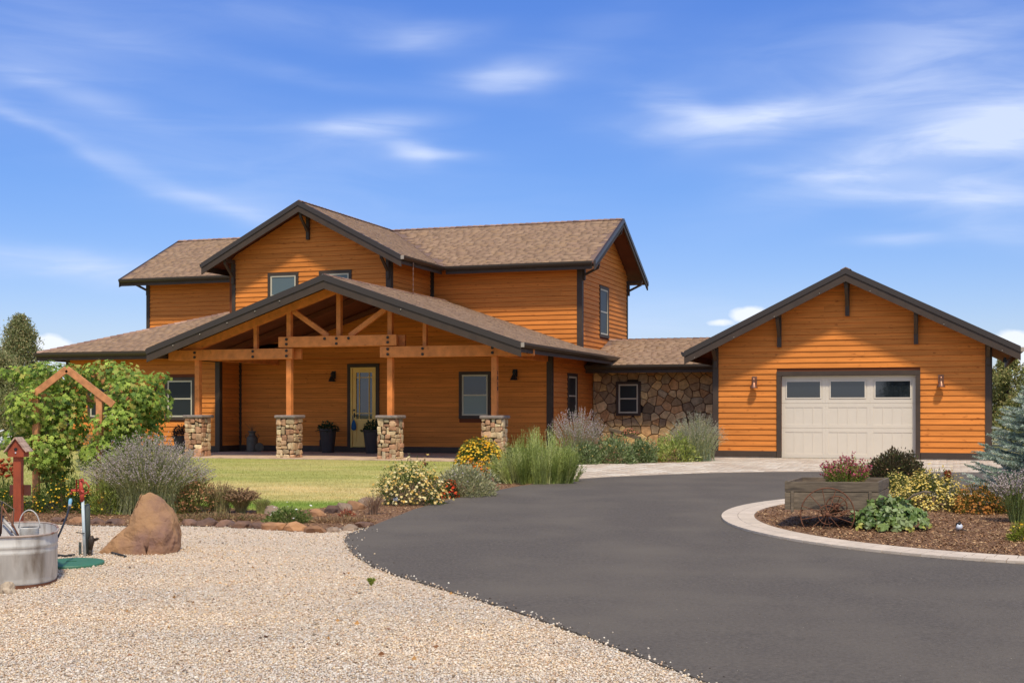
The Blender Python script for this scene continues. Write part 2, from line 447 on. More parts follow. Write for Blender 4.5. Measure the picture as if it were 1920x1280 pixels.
# ---------------------------------------------------------------- ground sheets
def sheet(name, poly, dz, material, skirt=0.0):
    bm = bmesh.new()
    vs = [bm.verts.new((x, y, 0)) for x, y in poly]
    for tri in tessellate_polygon([[Vector((x, y, 0)) for x, y in poly]]): bm.faces.new([vs[i] for i in tri])
    for yy in (-10.0, 30.0):
        bmesh.ops.bisect_plane(bm, geom=bm.verts[:] + bm.edges[:] + bm.faces[:], plane_co=(0, yy, 0), plane_no=(0, 1, 0))
    if skirt:
        be = [e for e in bm.edges if e.is_boundary]
        r = bmesh.ops.extrude_edge_only(bm, edges=be)
        low = {v for v in r['geom'] if isinstance(v, bmesh.types.BMVert)}
    else: low = set()
    for v in bm.verts: v.co.z = gz(v.co.y) + dz - (skirt if v in low else 0)
    bmesh.ops.recalc_face_normals(bm, faces=bm.faces[:])
    me = bpy.data.meshes.new(name); bm.to_mesh(me); bm.free()
    me.materials.append(material)
    o = bpy.data.objects.new(name, me); link(o); o['kind'] = 'structure'
    return o


sheet('terrain', [(-4000, -300), (4000, -300), (4000, 6000), (-4000, 6000)], 0.0, M['terrain'])

DRIVE_PX = [(640 + 0, 1300)]
drive_edge = [(1480, 1360), (1400, 1318), (1340, 1290), (1270, 1262), (1200, 1236), (1120, 1205), (1040, 1175), (960, 1147), (880, 1122), (800, 1098), (740, 1080), (700, 1065), (672, 1048),
              (655, 1032), (646, 1015), (652, 1004), (668, 998), (690, 991), (728, 976), (776, 957), (820, 944), (872, 932), (927, 922), (979, 912), (1030, 905), (1087, 899.5)]
apron_edge = [(1140, 896), (1240, 891.5), (1340, 888), (1450, 886.2), (1600, 885.8), (1740, 886.5), (1920, 888), (2150, 890)]
drive_poly = [G(*p) for p in drive_edge + apron_edge] + [(16, 24), (16, 3), (2.2, 3)]
sheet('driveway', drive_poly, 0.022, M['asphalt'], skirt=0.03)

gravel_poly = [(-16, 2.0), (2.35, 2.0)] + [G(*p) for p in drive_edge[:18]] + [G(640, 991), G(580, 996), G(520, 993), G(430, 989), G(330, 986), G(230, 987), G(150, 986), G(60, 980), G(-60, 985), (-16, 16.5)]
sheet('gravel_yard', gravel_poly, 0.004, M['gravelbed'])

lawn_front = [(-300, 955), (0, 955), (100, 950), (220, 955), (330, 952), (492, 960), (540, 960), (587, 957), (659, 948), (705, 936), (730, 915), (800, 900), (860, 890), (930, 878), (1010, 872)]
lawn_poly = [G(*p) for p in lawn_front] + [UV(-9.0, 30.8), UV(-9.0, 28.6), UV(-19.9, 28.6), UV(-19.9, 32.2), UV(-26.5, 32.2), UV(-26.5, 46), (-40, 52), (-46, 30)]


def lawn_tone(P):
    t = P[:, 1]
    nz = np.array([mnoise.noise(Vector((a * .30, b * .9, 3.1))) for a, b in P])
    n2 = np.array([mnoise.noise(Vector((a * .9, b * 2.6, 8.1))) for a, b in P])
    wv = np.sin(P[:, 0] * .9 + nz * 3) * .5
    dry = 1.0 * np.exp(-((t - 22.2 - wv * .6) / 1.5) ** 2) * np.clip((P[:, 0] + 8.0) / 2.5, 0, 1) * (.8 + .5 * n2) + .32 * np.clip(nz * 2.2 + n2 * .6 + .30, 0, 1)
    dry = np.clip(dry, 0, .95)
    fresh = np.exp(-((t - 19.7) / .8) ** 2) * np.clip((P[:, 0] + 5.6) / 1.0, 0, 1)
    g1 = np.array(srgb(162, 160, 86)); g2 = np.array(srgb(206, 182, 122)); g3 = np.array(srgb(112, 144, 48))
    c = g1 * (1 - dry[:, None]) + g2 * dry[:, None]; c = c * (1 - .8 * fresh[:, None]) + g3 * .8 * fresh[:, None]
    return c * (1 + .18 * n2[:, None])


lawn = sheet('lawn', lawn_poly, 0.008, M['lawn'])
bm = bmesh.new(); bm.from_mesh(lawn.data)
for k in range(60):
    bmesh.ops.bisect_plane(bm, geom=bm.verts[:] + bm.edges[:] + bm.faces[:], plane_co=(-14 + k * .35, 0, 0), plane_no=(1, 0, 0))
for k in range(50):
    bmesh.ops.bisect_plane(bm, geom=bm.verts[:] + bm.edges[:] + bm.faces[:], plane_co=(0, 18 + k * .3, 0), plane_no=(0, 1, 0))
bm.to_mesh(lawn.data); bm.free()
co_ = np.zeros(len(lawn.data.vertices) * 3, np.float32); lawn.data.vertices.foreach_get('co', co_); co_ = co_.reshape(-1, 3)
ca = lawn.data.color_attributes.new('tone', 'FLOAT_COLOR', 'POINT'); tt_ = np.ones((len(co_), 4), np.float32); tt_[:, :3] = lawn_tone(co_[:, :2]); ca.data.foreach_set('color', tt_.ravel())

bed_front = [(-80, 985), (60, 980), (150, 986), (230, 987), (330, 986), (430, 989), (520, 993), (580, 996), (640, 991), (690, 990), (728, 975), (776, 956), (820, 943), (872, 931), (927, 921), (979, 911), (1040, 904)]
bed_poly = [G(*p) for p in bed_front] + [G(1040, 884), G(930, 878), G(850, 889), G(800, 899), G(735, 914), G(707, 935), G(659, 947), G(587, 956), G(540, 959), G(492, 959), G(420, 952), G(330, 948), G(220, 946), G(100, 942), G(-80, 940)]
sheet('planting_bed', bed_poly, 0.014, M['mulch'])
bed2_poly = [UV(-10.0, 33.5), UV(-10.0, 37.7), UV(-5.8, 37.7), UV(-5.8, 32.95), G(1300, 867.5), G(1240, 869), G(1170, 871), G(1100, 870), G(1050, 873), G(1010, 880)]
sheet('wall_bed', bed2_poly, 0.03, M['mulch'], skirt=0.02)

apron_poly = [G(1042, 904)] + [G(1087, 899.5)] + [G(*p) for p in apron_edge] + [UV(4.5, 32.95), UV(-5.8, 32.95), G(1300, 867.5), G(1240, 869), G(1170, 871), G(1100, 870), G(1010, 880), UV(-10.0, 31.0), UV(-10.2, 28.8), G(960, 893)]
sheet('paved_apron', apron_poly, 0.026, M['joint'], skirt=0.02)


def apron_pavers():
    tw, td = 0.30, 0.20
    us = np.arange(-15, 8, tw); vs = np.arange(24, 35, td)
    U_, V_ = np.meshgrid(us, vs); V_ = V_.ravel(); U_ = U_.ravel() + (np.round((V_ - 24) / td).astype(int) % 2) * tw / 2
    X = U_ * CT + V_ * ST; Y = -U_ * ST + V_ * CT
    ok = np.ones(len(X), bool)
    for du in (-.14, .14):
        for dv in (-.09, .09):
            uu, vv = U_ + du, V_ + dv
            ok &= inside(np.stack([uu * CT + vv * ST, -uu * ST + vv * CT], 1), apron_poly)
    X, Y = X[ok], Y[ok]
    n = len(X)
    a, b, h = tw / 2 - .004, td / 2 - .004, .004
    bv = [(-a, -b, -.01), (a, -b, -.01), (a, b, -.01), (-a, b, -.01), (-a, -b, h), (a, -b, h), (a, b, h), (-a, b, h)]
    bf = [(4, 5, 6, 7), (0, 1, 5, 4), (1, 2, 6, 5), (2, 3, 7, 6), (3, 0, 4, 7)]
    R = np.tile(np.array([[CT, ST, 0], [-ST, CT, 0], [0, 0, 1]]), (n, 1, 1))
    pos = np.stack([X, Y, GZ(Y) + .028], 1)
    o = scatter('apron_pavers', bv, bf, pos, R, np.ones(n), M['paver_t'], tone=pick([(205, 188, 164), (198, 180, 156), (212, 198, 176), (192, 172, 148)], n, .05), kind='stuff')
    tag(o, 'pale tan concrete pavers of the apron in front of the garage', 'paving')


apron_pavers()

# planting island and its ring of pavers
IC = (7.1, 17.1); IR = 4.25
ring_poly = [(IC[0] + IR * math.cos(a), IC[1] + IR * math.sin(a)) for a in np.linspace(0, 2 * math.pi, 72, endpoint=False)]
sheet('island_kerb_bed', [(IC[0] + (p[0] - IC[0]) * .999, IC[1] + (p[1] - IC[1]) * .999) for p in ring_poly], 0.034, M['joint'], skirt=.02)
isl = sheet('island_bed', [(IC[0] + (p[0] - IC[0]) * .893, IC[1] + (p[1] - IC[1]) * .893) for p in ring_poly], 0.044, M['mulch'], skirt=.01)
for ob in [o for o in bpy.data.objects if o.name == 'island_kerb_bed']: ob.name = 'island_kerb'
kerb = bpy.data.objects['island_kerb']
slope_ang = math.atan(0.022)
kroot = bpy.data.objects.new('kerb_ring', None); kroot.location = (IC[0], IC[1], gz(IC[1]) + .034); kroot.rotation_euler = (slope_ang, 0, 0)
link(kroot); kroot['kind'] = 'structure'
for row, (r0, r1, n) in enumerate([(3.80, 4.02, 110), (4.025, 4.245, 120)]):
    dth = 2 * math.pi / n; g = .004 / r0
    vs = [(r * math.cos(a), r * math.sin(a), z) for z in (-.01, .018) for r, a in ((r0, -dth / 2 + g), (r1, -dth / 2 + g), (r1, dth / 2 - g), (r0, dth / 2 - g))]
    mb = MB().hexa(vs); first = mb.build('paver', M['paver'], kroot)
    first.rotation_euler.z = 0
    for k in range(1, n):
        c = first.copy(); c.rotation_euler.z = k * dth + row * .02; link(c, kroot)

# ---------------------------------------------------------------- the house
HO = (-15.0, 33.0, 0.0)
hx, hy = UV(HO[0], HO[1])
house = thing('house', 'two storey orange cedar sided house with dark trim, gabled timber porch and brown shingle roofs', 'house', (hx, hy, 0), -TH)
GO = (-2.5, 33.0, 0.0)
gx, gy = UV(GO[0], GO[1])
garage = thing('garage', 'single storey orange cedar garage wing with wide beige panel door and dark gable trim', 'garage', (gx, gy, 0), -TH)


def W3(axis, c):
    if axis == 'u': return lambda s, n, z: (s, c - n, z)      # faces the front
    if axis == 'v': return lambda s, n, z: (c + n, s, z)      # faces right
    return lambda s, n, z: (c - n, s, z)                      # faces left


CO = 0.14


def siding(thg, off, name, axis, c, s0, s1, z0, z1, openings=(), gable=None, hole=None):
    """gable=(centre, peak z, slope): the wall goes on above z1 as a triangle"""
    P = W3(axis, c)
    top = [(s0, z1), (s1, z1)]
    if gable:
        gc, gzp, gm = gable
        prof = [(s0, z0), (s1, z0), (s1, gzp - gm * (s1 - gc)), (gc, gzp), (s0, gzp - gm * (gc - s0))]
    else:
        prof = [(s0, z0), (s1, z0), (s1, z1), (s0, z1)]
    mb = MB()
    d0, d1 = P(0, 0, 0), P(0, -.12, 0); dv = tuple(b - a for a, b in zip(d0, d1))
    if hole:
        ha, hb, hz = hole
        mb.prism([P(s0, 0, z0), P(ha, 0, z0), P(ha, 0, hz), P(s0, 0, hz)], dv)
        mb.prism([P(hb, 0, z0), P(s1, 0, z0), P(s1, 0, hz), P(hb, 0, hz)], dv)
        prof = [(s0, hz), (s1, hz)] + prof[2:]
    mb.prism([P(s, 0, z) for s, z in prof], dv)
    wall = mb.build(name, M['sheath'], thg, off)
    zmax = gable[1] - .02 if gable else z1
    z = z0
    def rngz(zz):
        if not gable: return (s0, s1)
        h = (gzp - zz) / gm
        return (max(s0, gc - h), min(s1, gc + h))
    while z < zmax - .03:
        zt = min(z + CO - .006, zmax)
        a0, b0 = rngz(z); a1, b1 = rngz(zt)
        if b0 - a0 < .05: break
        spans = [(a0, b0, a1, b1)]
        for oa, ob, oz0, oz1 in openings:
            if z < oz1 - .02 and zt > oz0 + .02:
                ns = []
                for (p, q, r, t) in spans:
                    if ob <= p or oa >= q: ns.append((p, q, r, t)); continue
                    if oa > p + .02: ns.append((p, oa, r, oa))
                    if ob < q - .02: ns.append((ob, q, ob, t))
                spans = ns
        ns = []
        for (p, q, r, t) in spans:
            lo_, hi_ = max(p, r) + .5, min(q, t) - .5
            if hi_ - lo_ > 1.6 and random.random() < (.35 if thg is garage else .06):
                j_ = random.uniform(lo_, hi_); ns += [(p, j_ - .0015, r, j_ - .0015), (j_ + .0015, q, j_ + .0015, t)]
            else: ns.append((p, q, r, t))
        spans = ns
        for (p, q, r, t) in spans:
            r = min(max(r, p), q); t = max(min(t, q), r)
            n0, n1 = .028, .006
            wob = random.uniform(-.0015, .0015)
            MB().hexa([P(p, .001, z), P(q, .001, z), P(q, n0 + wob, z), P(p, n0 + wob, z), P(r, .001, zt), P(t, .001, zt), P(t, n1, zt), P(r, n1, zt)]).build('siding_board', M['siding'], wall, off)
        z += CO
    return wall


def window(thg, off, axis, c, s0, s1, z0, z1, tr=.09, split=.5, trim=True, glassmats=None):
    P = W3(axis, c)
    mb = MB()
    def bx(a, b, n0, n1, za, zb): mb.hexa([P(a, n0, za), P(b, n0, za), P(b, n1, za), P(a, n1, za), P(a, n0, zb), P(b, n0, zb), P(b, n1, zb), P(a, n1, zb)])
    bx(s0, s1, .0, .042, z1 - tr, z1); bx(s0, s1, .0, .046, z0, z0 + tr)
    bx(s0, s0 + tr, .0, .040, z0 + tr, z1 - tr); bx(s1 - tr, s1, .0, .040, z0 + tr, z1 - tr)
    wd = mb.build('window', M['trim'], thg, off)
    a, b, lo, hi = s0 + tr, s1 - tr, z0 + tr, z1 - tr
    mb = MB(); f = .045
    bx(a, b, .0, .030, hi - f, hi); bx(a, b, .0, .030, lo, lo + f); bx(a, a + f, .0, .028, lo + f, hi - f); bx(b - f, b, .0, .028, lo + f, hi - f)
    zm = lo + (hi - lo) * split
    bx(a + f, b - f, .0, .024, zm - .02, zm + .02)
    mb.build('frame', M['vinyl'], wd, off)
    for k, (za, zb) in enumerate(((lo + f, zm - .02), (zm + .02, hi - f))):
        mb = MB(); bx(a + f, b - f, .0, .012, za, zb)
        g = (glassmats or (M['glass'], M['glass']))[k]
        mb.build('pane', g, wd, off)
    return wd


def trimboard(thg, off, axis, c, s0, s1, z0, z1, n=.04, name='corner_board', m=None):
    P = W3(axis, c)
    return MB().hexa([P(s0, .0, z0), P(s1, .0, z0), P(s1, n, z0), P(s0, n, z0), P(s0, .0, z1), P(s1, .0, z1), P(s1, n, z1), P(s0, n, z1)]).build(name, m or M['trim'], thg, off)


# levels
SK0, SK1 = .02, .2
wu = -10.4       # right side wall
# front (door) wall with the gable of the upper storey over it
PK = 7.26; GM = .525; GC = -17.8
low_open = [(-16.55, -15.55, 0, 2.57), (-13.1, -12.15, 1.0, 2.32)]
siding(house, HO, 'wall', 'u', 33.5, -20.15, wu, SK1, 2.76, low_open)
siding(house, HO, 'wall', 'u', 33.5, -20.15, wu, 2.76, 4.3, [], gable=(-14.68, 4.42, .341))
siding(house, HO, 'wall', 'u', 33.46, -20.36, -15.2, 3.2, 5.45, [(-19.15, -18.13, 3.95, 5.29), (-17.46, -16.41, 3.95, 5.29)], gable=(GC, PK - .12, GM))
siding(house, HO, 'wall', 'v', wu, 33.5, 37.7, SK1, 2.76, [(35.0, 36.0, 1.0, 2.3)])
siding(house, HO, 'wall', 'u', 36.5, -15.2, wu, 3.1, 5.6, [])
siding(house, HO, 'wall', 'v', wu, 36.5, 42.1, 3.05, 5.5, [(38.5, 39.6, 3.52, 5.12)], gable=(39.3, PK - .12, .494))
siding(house, HO, 'wall', 'v', -15.2, 33.5, 36.5, 4.1, 5.6, [])
siding(house, HO, 'wall', 'u', 36.5, -25.45, -20.36, 3.4, 5.6, [])
siding(house, HO, 'wall', 'u', 32.4, -25.45, -20.15, SK1, 2.86, [(-21.98, -20.96, .95, 2.2), (-24.7, -23.7, .95, 2.2)])
siding(house, HO, 'wall', 'v', -20.15, 32.4, 33.5, SK1, 2.86, [])
siding(house, HO, 'wall', 'v', -20.36, 33.5, 36.5, 3.5, 5.6, [])
# plain back and left walls (seen only from the side)
bk = MB()
bk.box(-25.45, -25.33, 32.45, 42.1, SK0, 3.0); bk.box(-25.45, -25.33, 36.55, 42.1, 3.0, 5.6); bk.box(-25.45, wu, 42.0, 42.12, SK0, 5.6)
bk.box(wu - .12, wu, 37.8, 42.1, SK0, 3.05)
bk.prism([(-25.45, 35.95, 5.6), (-25.45, 42.65, 5.6), (-25.45, 39.3, 7.2)], (.12, 0, 0))
bk.build('wall', M['siding'], house, HO)
sk = MB()
sk.box(-20.15, -16.55, 33.47, 33.53, SK0, SK1 + .005); sk.box(-15.55, wu, 33.47, 33.53, SK0, SK1 + .005); sk.box(-25.45, -20.15, 32.37, 32.43, SK0, SK1 + .005)
sk.box(wu - .03, wu + .03, 33.53, 37.7, SK0, SK1 + .005); sk.box(-20.18, -20.12, 32.43, 33.47, SK0, SK1 + .005)
sk.build('skirting_board', M['trim'], house, HO)
# corner boards
for args in [('u', 33.5, wu - .12, wu + .03, SK1, 2.8), ('v', wu, 33.5, 33.6, SK1, 2.8), ('u', 33.5, -20.15, -20.06, SK1, 2.85), ('u', 32.4, -20.27, -20.12, 0, 2.9), ('v', -20.15, 32.4, 32.5, 0, 2.9),
             ('u', 33.46, -20.36, -20.24, 3.5, 5.6), ('u', 33.46, -15.32, -15.17, 4.1, 5.75), ('v', -15.2, 33.46, 33.58, 4.1, 5.7), ('v', -15.2, 36.38, 36.5, 4.1, 5.6), ('u', 36.5, -15.2, -15.1, 4.1, 5.6),
             ('u', 36.5, wu - .12, wu + .04, 3.1, 5.6), ('v', wu, 36.5, 36.62, 3.1, 5.6), ('v', wu, 42.0, 42.12, 3.0, 5.55), ('u', 36.5, -25.48, -25.35, 3.0, 5.6), ('u', 32.4, -25.48, -25.35, 0, 2.9),
             ('u', 36.5, -20.46, -20.36, 3.4, 5.6)]:
    trimboard(house, HO, *args)
scr = (M['screen'], M['screen'])
M['pale'] = mat('painted_daylight_pane', (.20, .25, .22), rough=.25, spec=.5)  # pale base colour stands for daylight coming through the lower pane
M['upper'] = mat('painted_sky_upper_glass', (.10, .135, .13), rough=.25, spec=.5)  # lighter base colour paints in the sky mirrored by the gable windows
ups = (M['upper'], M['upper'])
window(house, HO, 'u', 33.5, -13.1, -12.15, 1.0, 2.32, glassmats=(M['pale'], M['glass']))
window(house, HO, 'u', 32.4, -21.98, -20.96, .95, 2.2, glassmats=scr)
window(house, HO, 'u', 32.4, -24.7, -23.7, .95, 2.2, glassmats=scr)
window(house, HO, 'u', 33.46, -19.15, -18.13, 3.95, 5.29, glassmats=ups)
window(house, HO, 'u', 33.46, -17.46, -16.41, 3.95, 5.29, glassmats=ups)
window(house, HO, 'v', wu, 35.0, 36.0, 1.0, 2.3, glassmats=scr)
window(house, HO, 'v', wu, 38.5, 39.6, 3.52, 5.12, glassmats=(M['screen'], M['screen']))


# front door
def front_door():
    P = W3('u', 33.5)
    def bx(mb, a, b, n0, n1, za, zb): mb.hexa([P(a, n0, za), P(b, n0, za), P(b, n1, za), P(a, n1, za), P(a, n0, zb), P(b, n0, zb), P(b, n1, zb), P(a, n1, zb)])
    s0, s1, z0, z1 = -16.55, -15.55, .03, 2.57
    mb = MB(); bx(mb, s0, s0 + .1, 0, .07, z0, z1 - .1); bx(mb, s1 - .1, s1, 0, .07, z0, z1 - .1); bx(mb, s0, s1, 0, .072, z1 - .1, z1)
    mb.build('door_frame', M['trim'], house, HO)
    mb = MB(); bx(mb, s0 + .1, s1 - .1, 0, .10, z0, .17); mb.build('door_step', M['trim'], house, HO)
    mb = MB(); bx(mb, s0 + .1, s0 + .15, .005, .062, .17, z1 - .1)
    bx(mb, s0 + .15, s1 - .1, .005, .055, z1 - .13, z1 - .1); mb.build('jamb', M['door'], house, HO)
    a, b, lo, hi = s0 + .16, s1 - .11, .18, 2.44
    mb = MB(); st = .11; gl = .95
    bx(mb, a, a + st, 0, .04, lo, hi); bx(mb, b - st, b, 0, .04, lo, hi)
    bx(mb, a + st, b - st, 0, .038, hi - .12, hi); bx(mb, a + st, b - st, 0, .038, gl - .06, gl + .04); bx(mb, a + st, b - st, 0, .038, lo, lo + .14)
    bx(mb, a + st, b - st, 0, .022, lo + .14, gl - .06)
    d = mb.build('front_door', M['door'], house, HO, label='mustard yellow front door with tall divided glass')
    A, B, lo2, hi2 = a + st, b - st, gl + .04, hi - .12
    v1, v2, h1, h2 = A + .1, B - .1, lo2 + .16, hi2 - .14
    mb = MB()
    for x in (v1, v2): bx(mb, x - .011, x + .011, .0, .034, lo2, hi2)
    for z in (h1, h2):
        for (x0, x1) in ((A, v1 - .011), (v1 + .011, v2 - .011), (v2 + .011, B)): bx(mb, x0, x1, .0, .033, z - .011, z + .011)
    mb.build('muntin', M['door'], d, HO)
    for (x0, x1) in ((A, v1 - .011), (v1 + .011, v2 - .011), (v2 + .011, B)):
        for (z0_, z1_) in ((lo2, h1 - .011), (h1 + .011, h2 - .011), (h2 + .011, hi2)):
            mb = MB(); bx(mb, x0, x1, .0, .012, z0_, z1_); mb.build('pane', M['gglass'], d, HO)
    mb = MB(); mb.tube([P(a + .055, .04, 1.24), P(a + .055, .075, 1.24)], .028, 12); mb.build('deadbolt', M['black'], d, HO)
    mb = MB(); bx(mb, a + .035, a + .075, .038, .05, 1.02, 1.16); mb.tube([P(a + .055, .04, 1.09), P(a + .055, .09, 1.09), P(a + .14, .095, 1.085)], .012, 8)
    mb.build('handle', M['black'], d, HO)
    # cloth bag hanging from the handle
    bag = MB(); px, py = UV(a + .07, 33.5 - .11)
    t = thing('hanging_bag', 'small bright blue cloth bag hanging from the handle of the yellow door', 'bag', (px, py, .66))
    prof = [(.02, .30), (.035, .26), (.06, .20), (.075, .12), (.075, .05), (.05, .01), (.01, 0)]
    vs = []
    MBag = MB(); MBag.lathe([(r, h) for r, h in prof], 10, sx=1, sy=.45); MBag.build('bag_body', M['blue'], t, smooth=True)
    s2 = MB(); s2.tube([(-.0, 0, .28), (-.03, 0, .38), (-.05, 0.0, .44)], .008, 6); s2.build('strap', M['blue'], t)


front_door()


# ---- roofs
def shingle_plane(thg, off, poly, zf, e, g, slope, parent, seedshift=0):
    """poly in (u,v); e unit vector along the courses, g upslope unit vector"""
    e = np.array(e, float); g = np.array(g, float)
    pts = np.array(poly, float)
    cs = 1 / math.sqrt(1 + slope * slope)
    ex, wd = .135, .24
    smin, smax = (pts @ e).min(), (pts @ e).max(); dmin, dmax = (pts @ g).min(), (pts @ g).max()
    pos = []; wv = []
    d = dmin - .015; row = 0
    while d < dmax:
        s = smin - random.random() * wd
        while s < smax:
            ww = random.choice((.18, .24, .3, .38))
            pos.append((s + ww / 2, d)); wv.append(ww); s += ww
        d += ex * cs; row += 1
    pos = np.array(pos); wv = np.array(wv)
    C = pos[:, :1] * e + (pos[:, 1:] + ex * cs * .5) * g
    ok = inside(C, poly)
    for sg in (-1, 1):
        Cs = (pos[:, :1] + sg * wv[:, None] * .42) * e + (pos[:, 1:] + ex * cs * .5) * g
        ok &= inside(Cs, poly)
    pos, wv = pos[ok], wv[ok]; n = len(pos)
    base = pos[:, :1] * e + pos[:, 1:] * g
    z = zf(base[:, 0], base[:, 1])
    P3 = np.stack([base[:, 0] - off[0], base[:, 1] - off[1], z - off[2]], 1)
    ydir = np.array([g[0], g[1], slope]); ydir /= np.linalg.norm(ydir)
    xdir = np.array([e[0], e[1], 0.0]); zdir = np.cross(xdir, ydir)
    if zdir[2] < 0: xdir = -xdir; zdir = -zdir
    R = np.tile(np.stack([xdir, ydir, zdir], 1), (n, 1, 1))
    th = rng.choice([.006, .008, .012], n)
    bv = [(-.5, 0, 0), (.5, 0, 0), (.5, 1, 0), (-.5, 1, 0), (-.5, 0, 1), (.5, 0, 1), (.5, 1, .25), (-.5, 1, .25)]
    bf = [(4, 5, 6, 7), (0, 1, 5, 4), (1, 2, 6, 5), (3, 0, 4, 7)]
    scl = np.stack([wv - .004, np.full(n, ex + .012), th], 1)
    tone = pick([(152, 124, 98), (146, 118, 94), (158, 129, 102), (141, 114, 90), (150, 121, 97), (155, 125, 96)], n, .035)
    o = scatter('shingles', bv, bf, P3, R, scl, M['shingle'], parent, tone, kind='stuff')
    return o


def roof_plane(thg, off, poly, zf, e, g, slope, soff=True):
    th = .05
    mb = MB(); n = len(poly)
    top = [(u, v, zf(u, v) - .004) for u, v in poly]
    mb.prism(top, (0, 0, -th))
    deck = mb.build('roof', M['deck'], thg, off)
    if soff:
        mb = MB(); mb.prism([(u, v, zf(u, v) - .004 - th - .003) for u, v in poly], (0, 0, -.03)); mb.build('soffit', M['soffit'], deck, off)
    shingle_plane(thg, off, poly, zf, e, g, slope, deck)
    return deck


EZ = 5.58
s1 = (PK - EZ) / 3.4; s2 = (PK - EZ) / 3.2
roof_plane(house, HO, [(-14.6, 35.9), (-9.85, 35.9), (-9.85, 39.3), (-17.8, 39.3)], lambda u, v: EZ + s1 * (v - 35.9), (1, 0), (0, 1), s1)
roof_plane(house, HO, [(-26.1, 35.9), (-21.0, 35.9), (-17.8, 39.3), (-26.1, 39.3)], lambda u, v: EZ + s1 * (v - 35.9), (1, 0), (0, 1), s1)
roof_plane(house, HO, [(-9.85, 42.7), (-26.1, 42.7), (-26.1, 39.3), (-9.85, 39.3)], lambda u, v: EZ + s1 * (42.7 - v), (1, 0), (0, -1), s1)
roof_plane(house, HO, [(-14.6, 32.85), (-14.6, 35.9), (-17.8, 39.3), (-17.8, 32.85)], lambda u, v: EZ + s2 * (-14.6 - u), (0, 1), (-1, 0), s2)
roof_plane(house, HO, [(-21.0, 32.85), (-17.8, 32.85), (-17.8, 39.3), (-21.0, 35.9)], lambda u, v: EZ + s2 * (u + 21.0), (0, 1), (1, 0), s2)
PR = -14.68; PE = 5.1; PZ = 4.58; PM = .341; PV = 28.4
WZ = 2.97
vl0 = PR - (PZ - WZ) / PM                      # u where the porch plane meets the wing eave
zg = WZ + PM * (33.5 - 31.8); vl1 = PR - (PZ - zg) / PM
roof_plane(house, HO, [(PR, PV), (PR + PE, PV), (PR + PE, 37.85), (wu + .02, 38.85), (wu + .02, 36.48), (PR, 36.48)], lambda u, v: PZ - PM * (u - PR), (0, 1), (-1, 0), PM)
roof_plane(house, HO, [(PR, PV), (PR, 36.48), (-15.2, 36.48), (-15.2, 33.44), (vl1, 33.44), (vl0, 31.8), (PR - PE, 31.8), (PR - PE, PV)], lambda u, v: PZ - PM * (PR - u), (0, 1), (1, 0), PM)
roof_plane(house, HO, [(-26.1, 31.8), (vl0, 31.8), (vl1, 33.44), (-20.36, 33.44), (-20.36, 36.48), (-21.42, 36.48)], lambda u, v: WZ + PM * (v - 31.8), (1, 0), (0, 1), PM)
roof_plane(house, HO, [(-26.1, 31.8), (-21.42, 36.48), (-25.5, 36.48), (-25.5, 42.1), (-26.1, 42.1)], lambda u, v: WZ + PM * (u + 26.1), (0, 1), (1, 0), PM)
# connector
CZ, CM = 2.58, .31
roof_plane(house, HO, [(wu + .03, 36.8), (-5.0, 36.8), (-5.0, 39.7), (wu + .03, 39.7)], lambda u, v: CZ + CM * (v - 36.8), (1, 0), (0, 1), CM)
roof_plane(house, HO, [(wu + .03, 39.7), (-5.0, 39.7), (-5.0, 42.6), (wu + .03, 42.6)], lambda u, v: CZ + CM * (42.6 - v), (1, 0), (0, -1), CM)
# garage
GP, GH, GZP = -2.48, 3.97, 4.71
GS = (4.71 - 2.74) / GH
roof_plane(garage, GO, [(GP, 32.3), (GP + GH, 32.3), (GP + GH, 41), (GP, 41)], lambda u, v: GZP - GS * (u - GP), (0, 1), (-1, 0), GS)
roof_plane(garage, GO, [(GP - GH, 32.3), (GP, 32.3), (GP, 41), (GP - GH, 41)], lambda u, v: GZP - GS * (GP - u), (0, 1), (1, 0), GS)


def ridge_caps(thg, off, a, b):
    a, b = Vector(a), Vector(b); L_ = (b - a).length; n = int(L_ / .2); d = (b - a) / n
    flat = Vector((d.x, d.y, 0)).normalized(); side = Vector((-flat.y, flat.x, 0))
    mb = MB()
    for i in range(n):
        p = a + d * i; q = p + d * 1.05; up = Vector((0, 0, .028)); dn = Vector((0, 0, .035))
        mb.col = tuple(pick([(146, 114, 94), (132, 102, 86), (156, 124, 102)], 1)[0])
        mb.add([p + up, p + side * .13 - dn, p - side * .13 - dn, q + up * .4, q + side * .13 - dn * 1.3, q - side * .13 - dn * 1.3], [(0, 1, 4, 3), (0, 3, 5, 2), (0, 2, 1)])
    mb.build('ridge_caps', M['shingle'], thg, off, tone=True)


ridge_caps(house, HO, (-26.1, 39.3, PK + .01), (-9.85, 39.3, PK + .01))
ridge_caps(house, HO, (GC, 32.85, PK + .01), (GC, 39.3, PK + .01))
ridge_caps(house, HO, (PR, PV, PZ + .01), (PR, 36.4, PZ + .01))
ridge_caps(house, HO, (-26.1, 31.8, WZ + .01), (-21.42, 36.48, WZ + PM * 4.68 + .01))
ridge_caps(house, HO, (wu + .05, 39.7, CZ + CM * 2.9 + .01), (-5.0, 39.7, CZ + CM * 2.9 + .01))
ridge_caps(garage, GO, (GP, 32.3, GZP + .01), (GP, 41, GZP + .01))


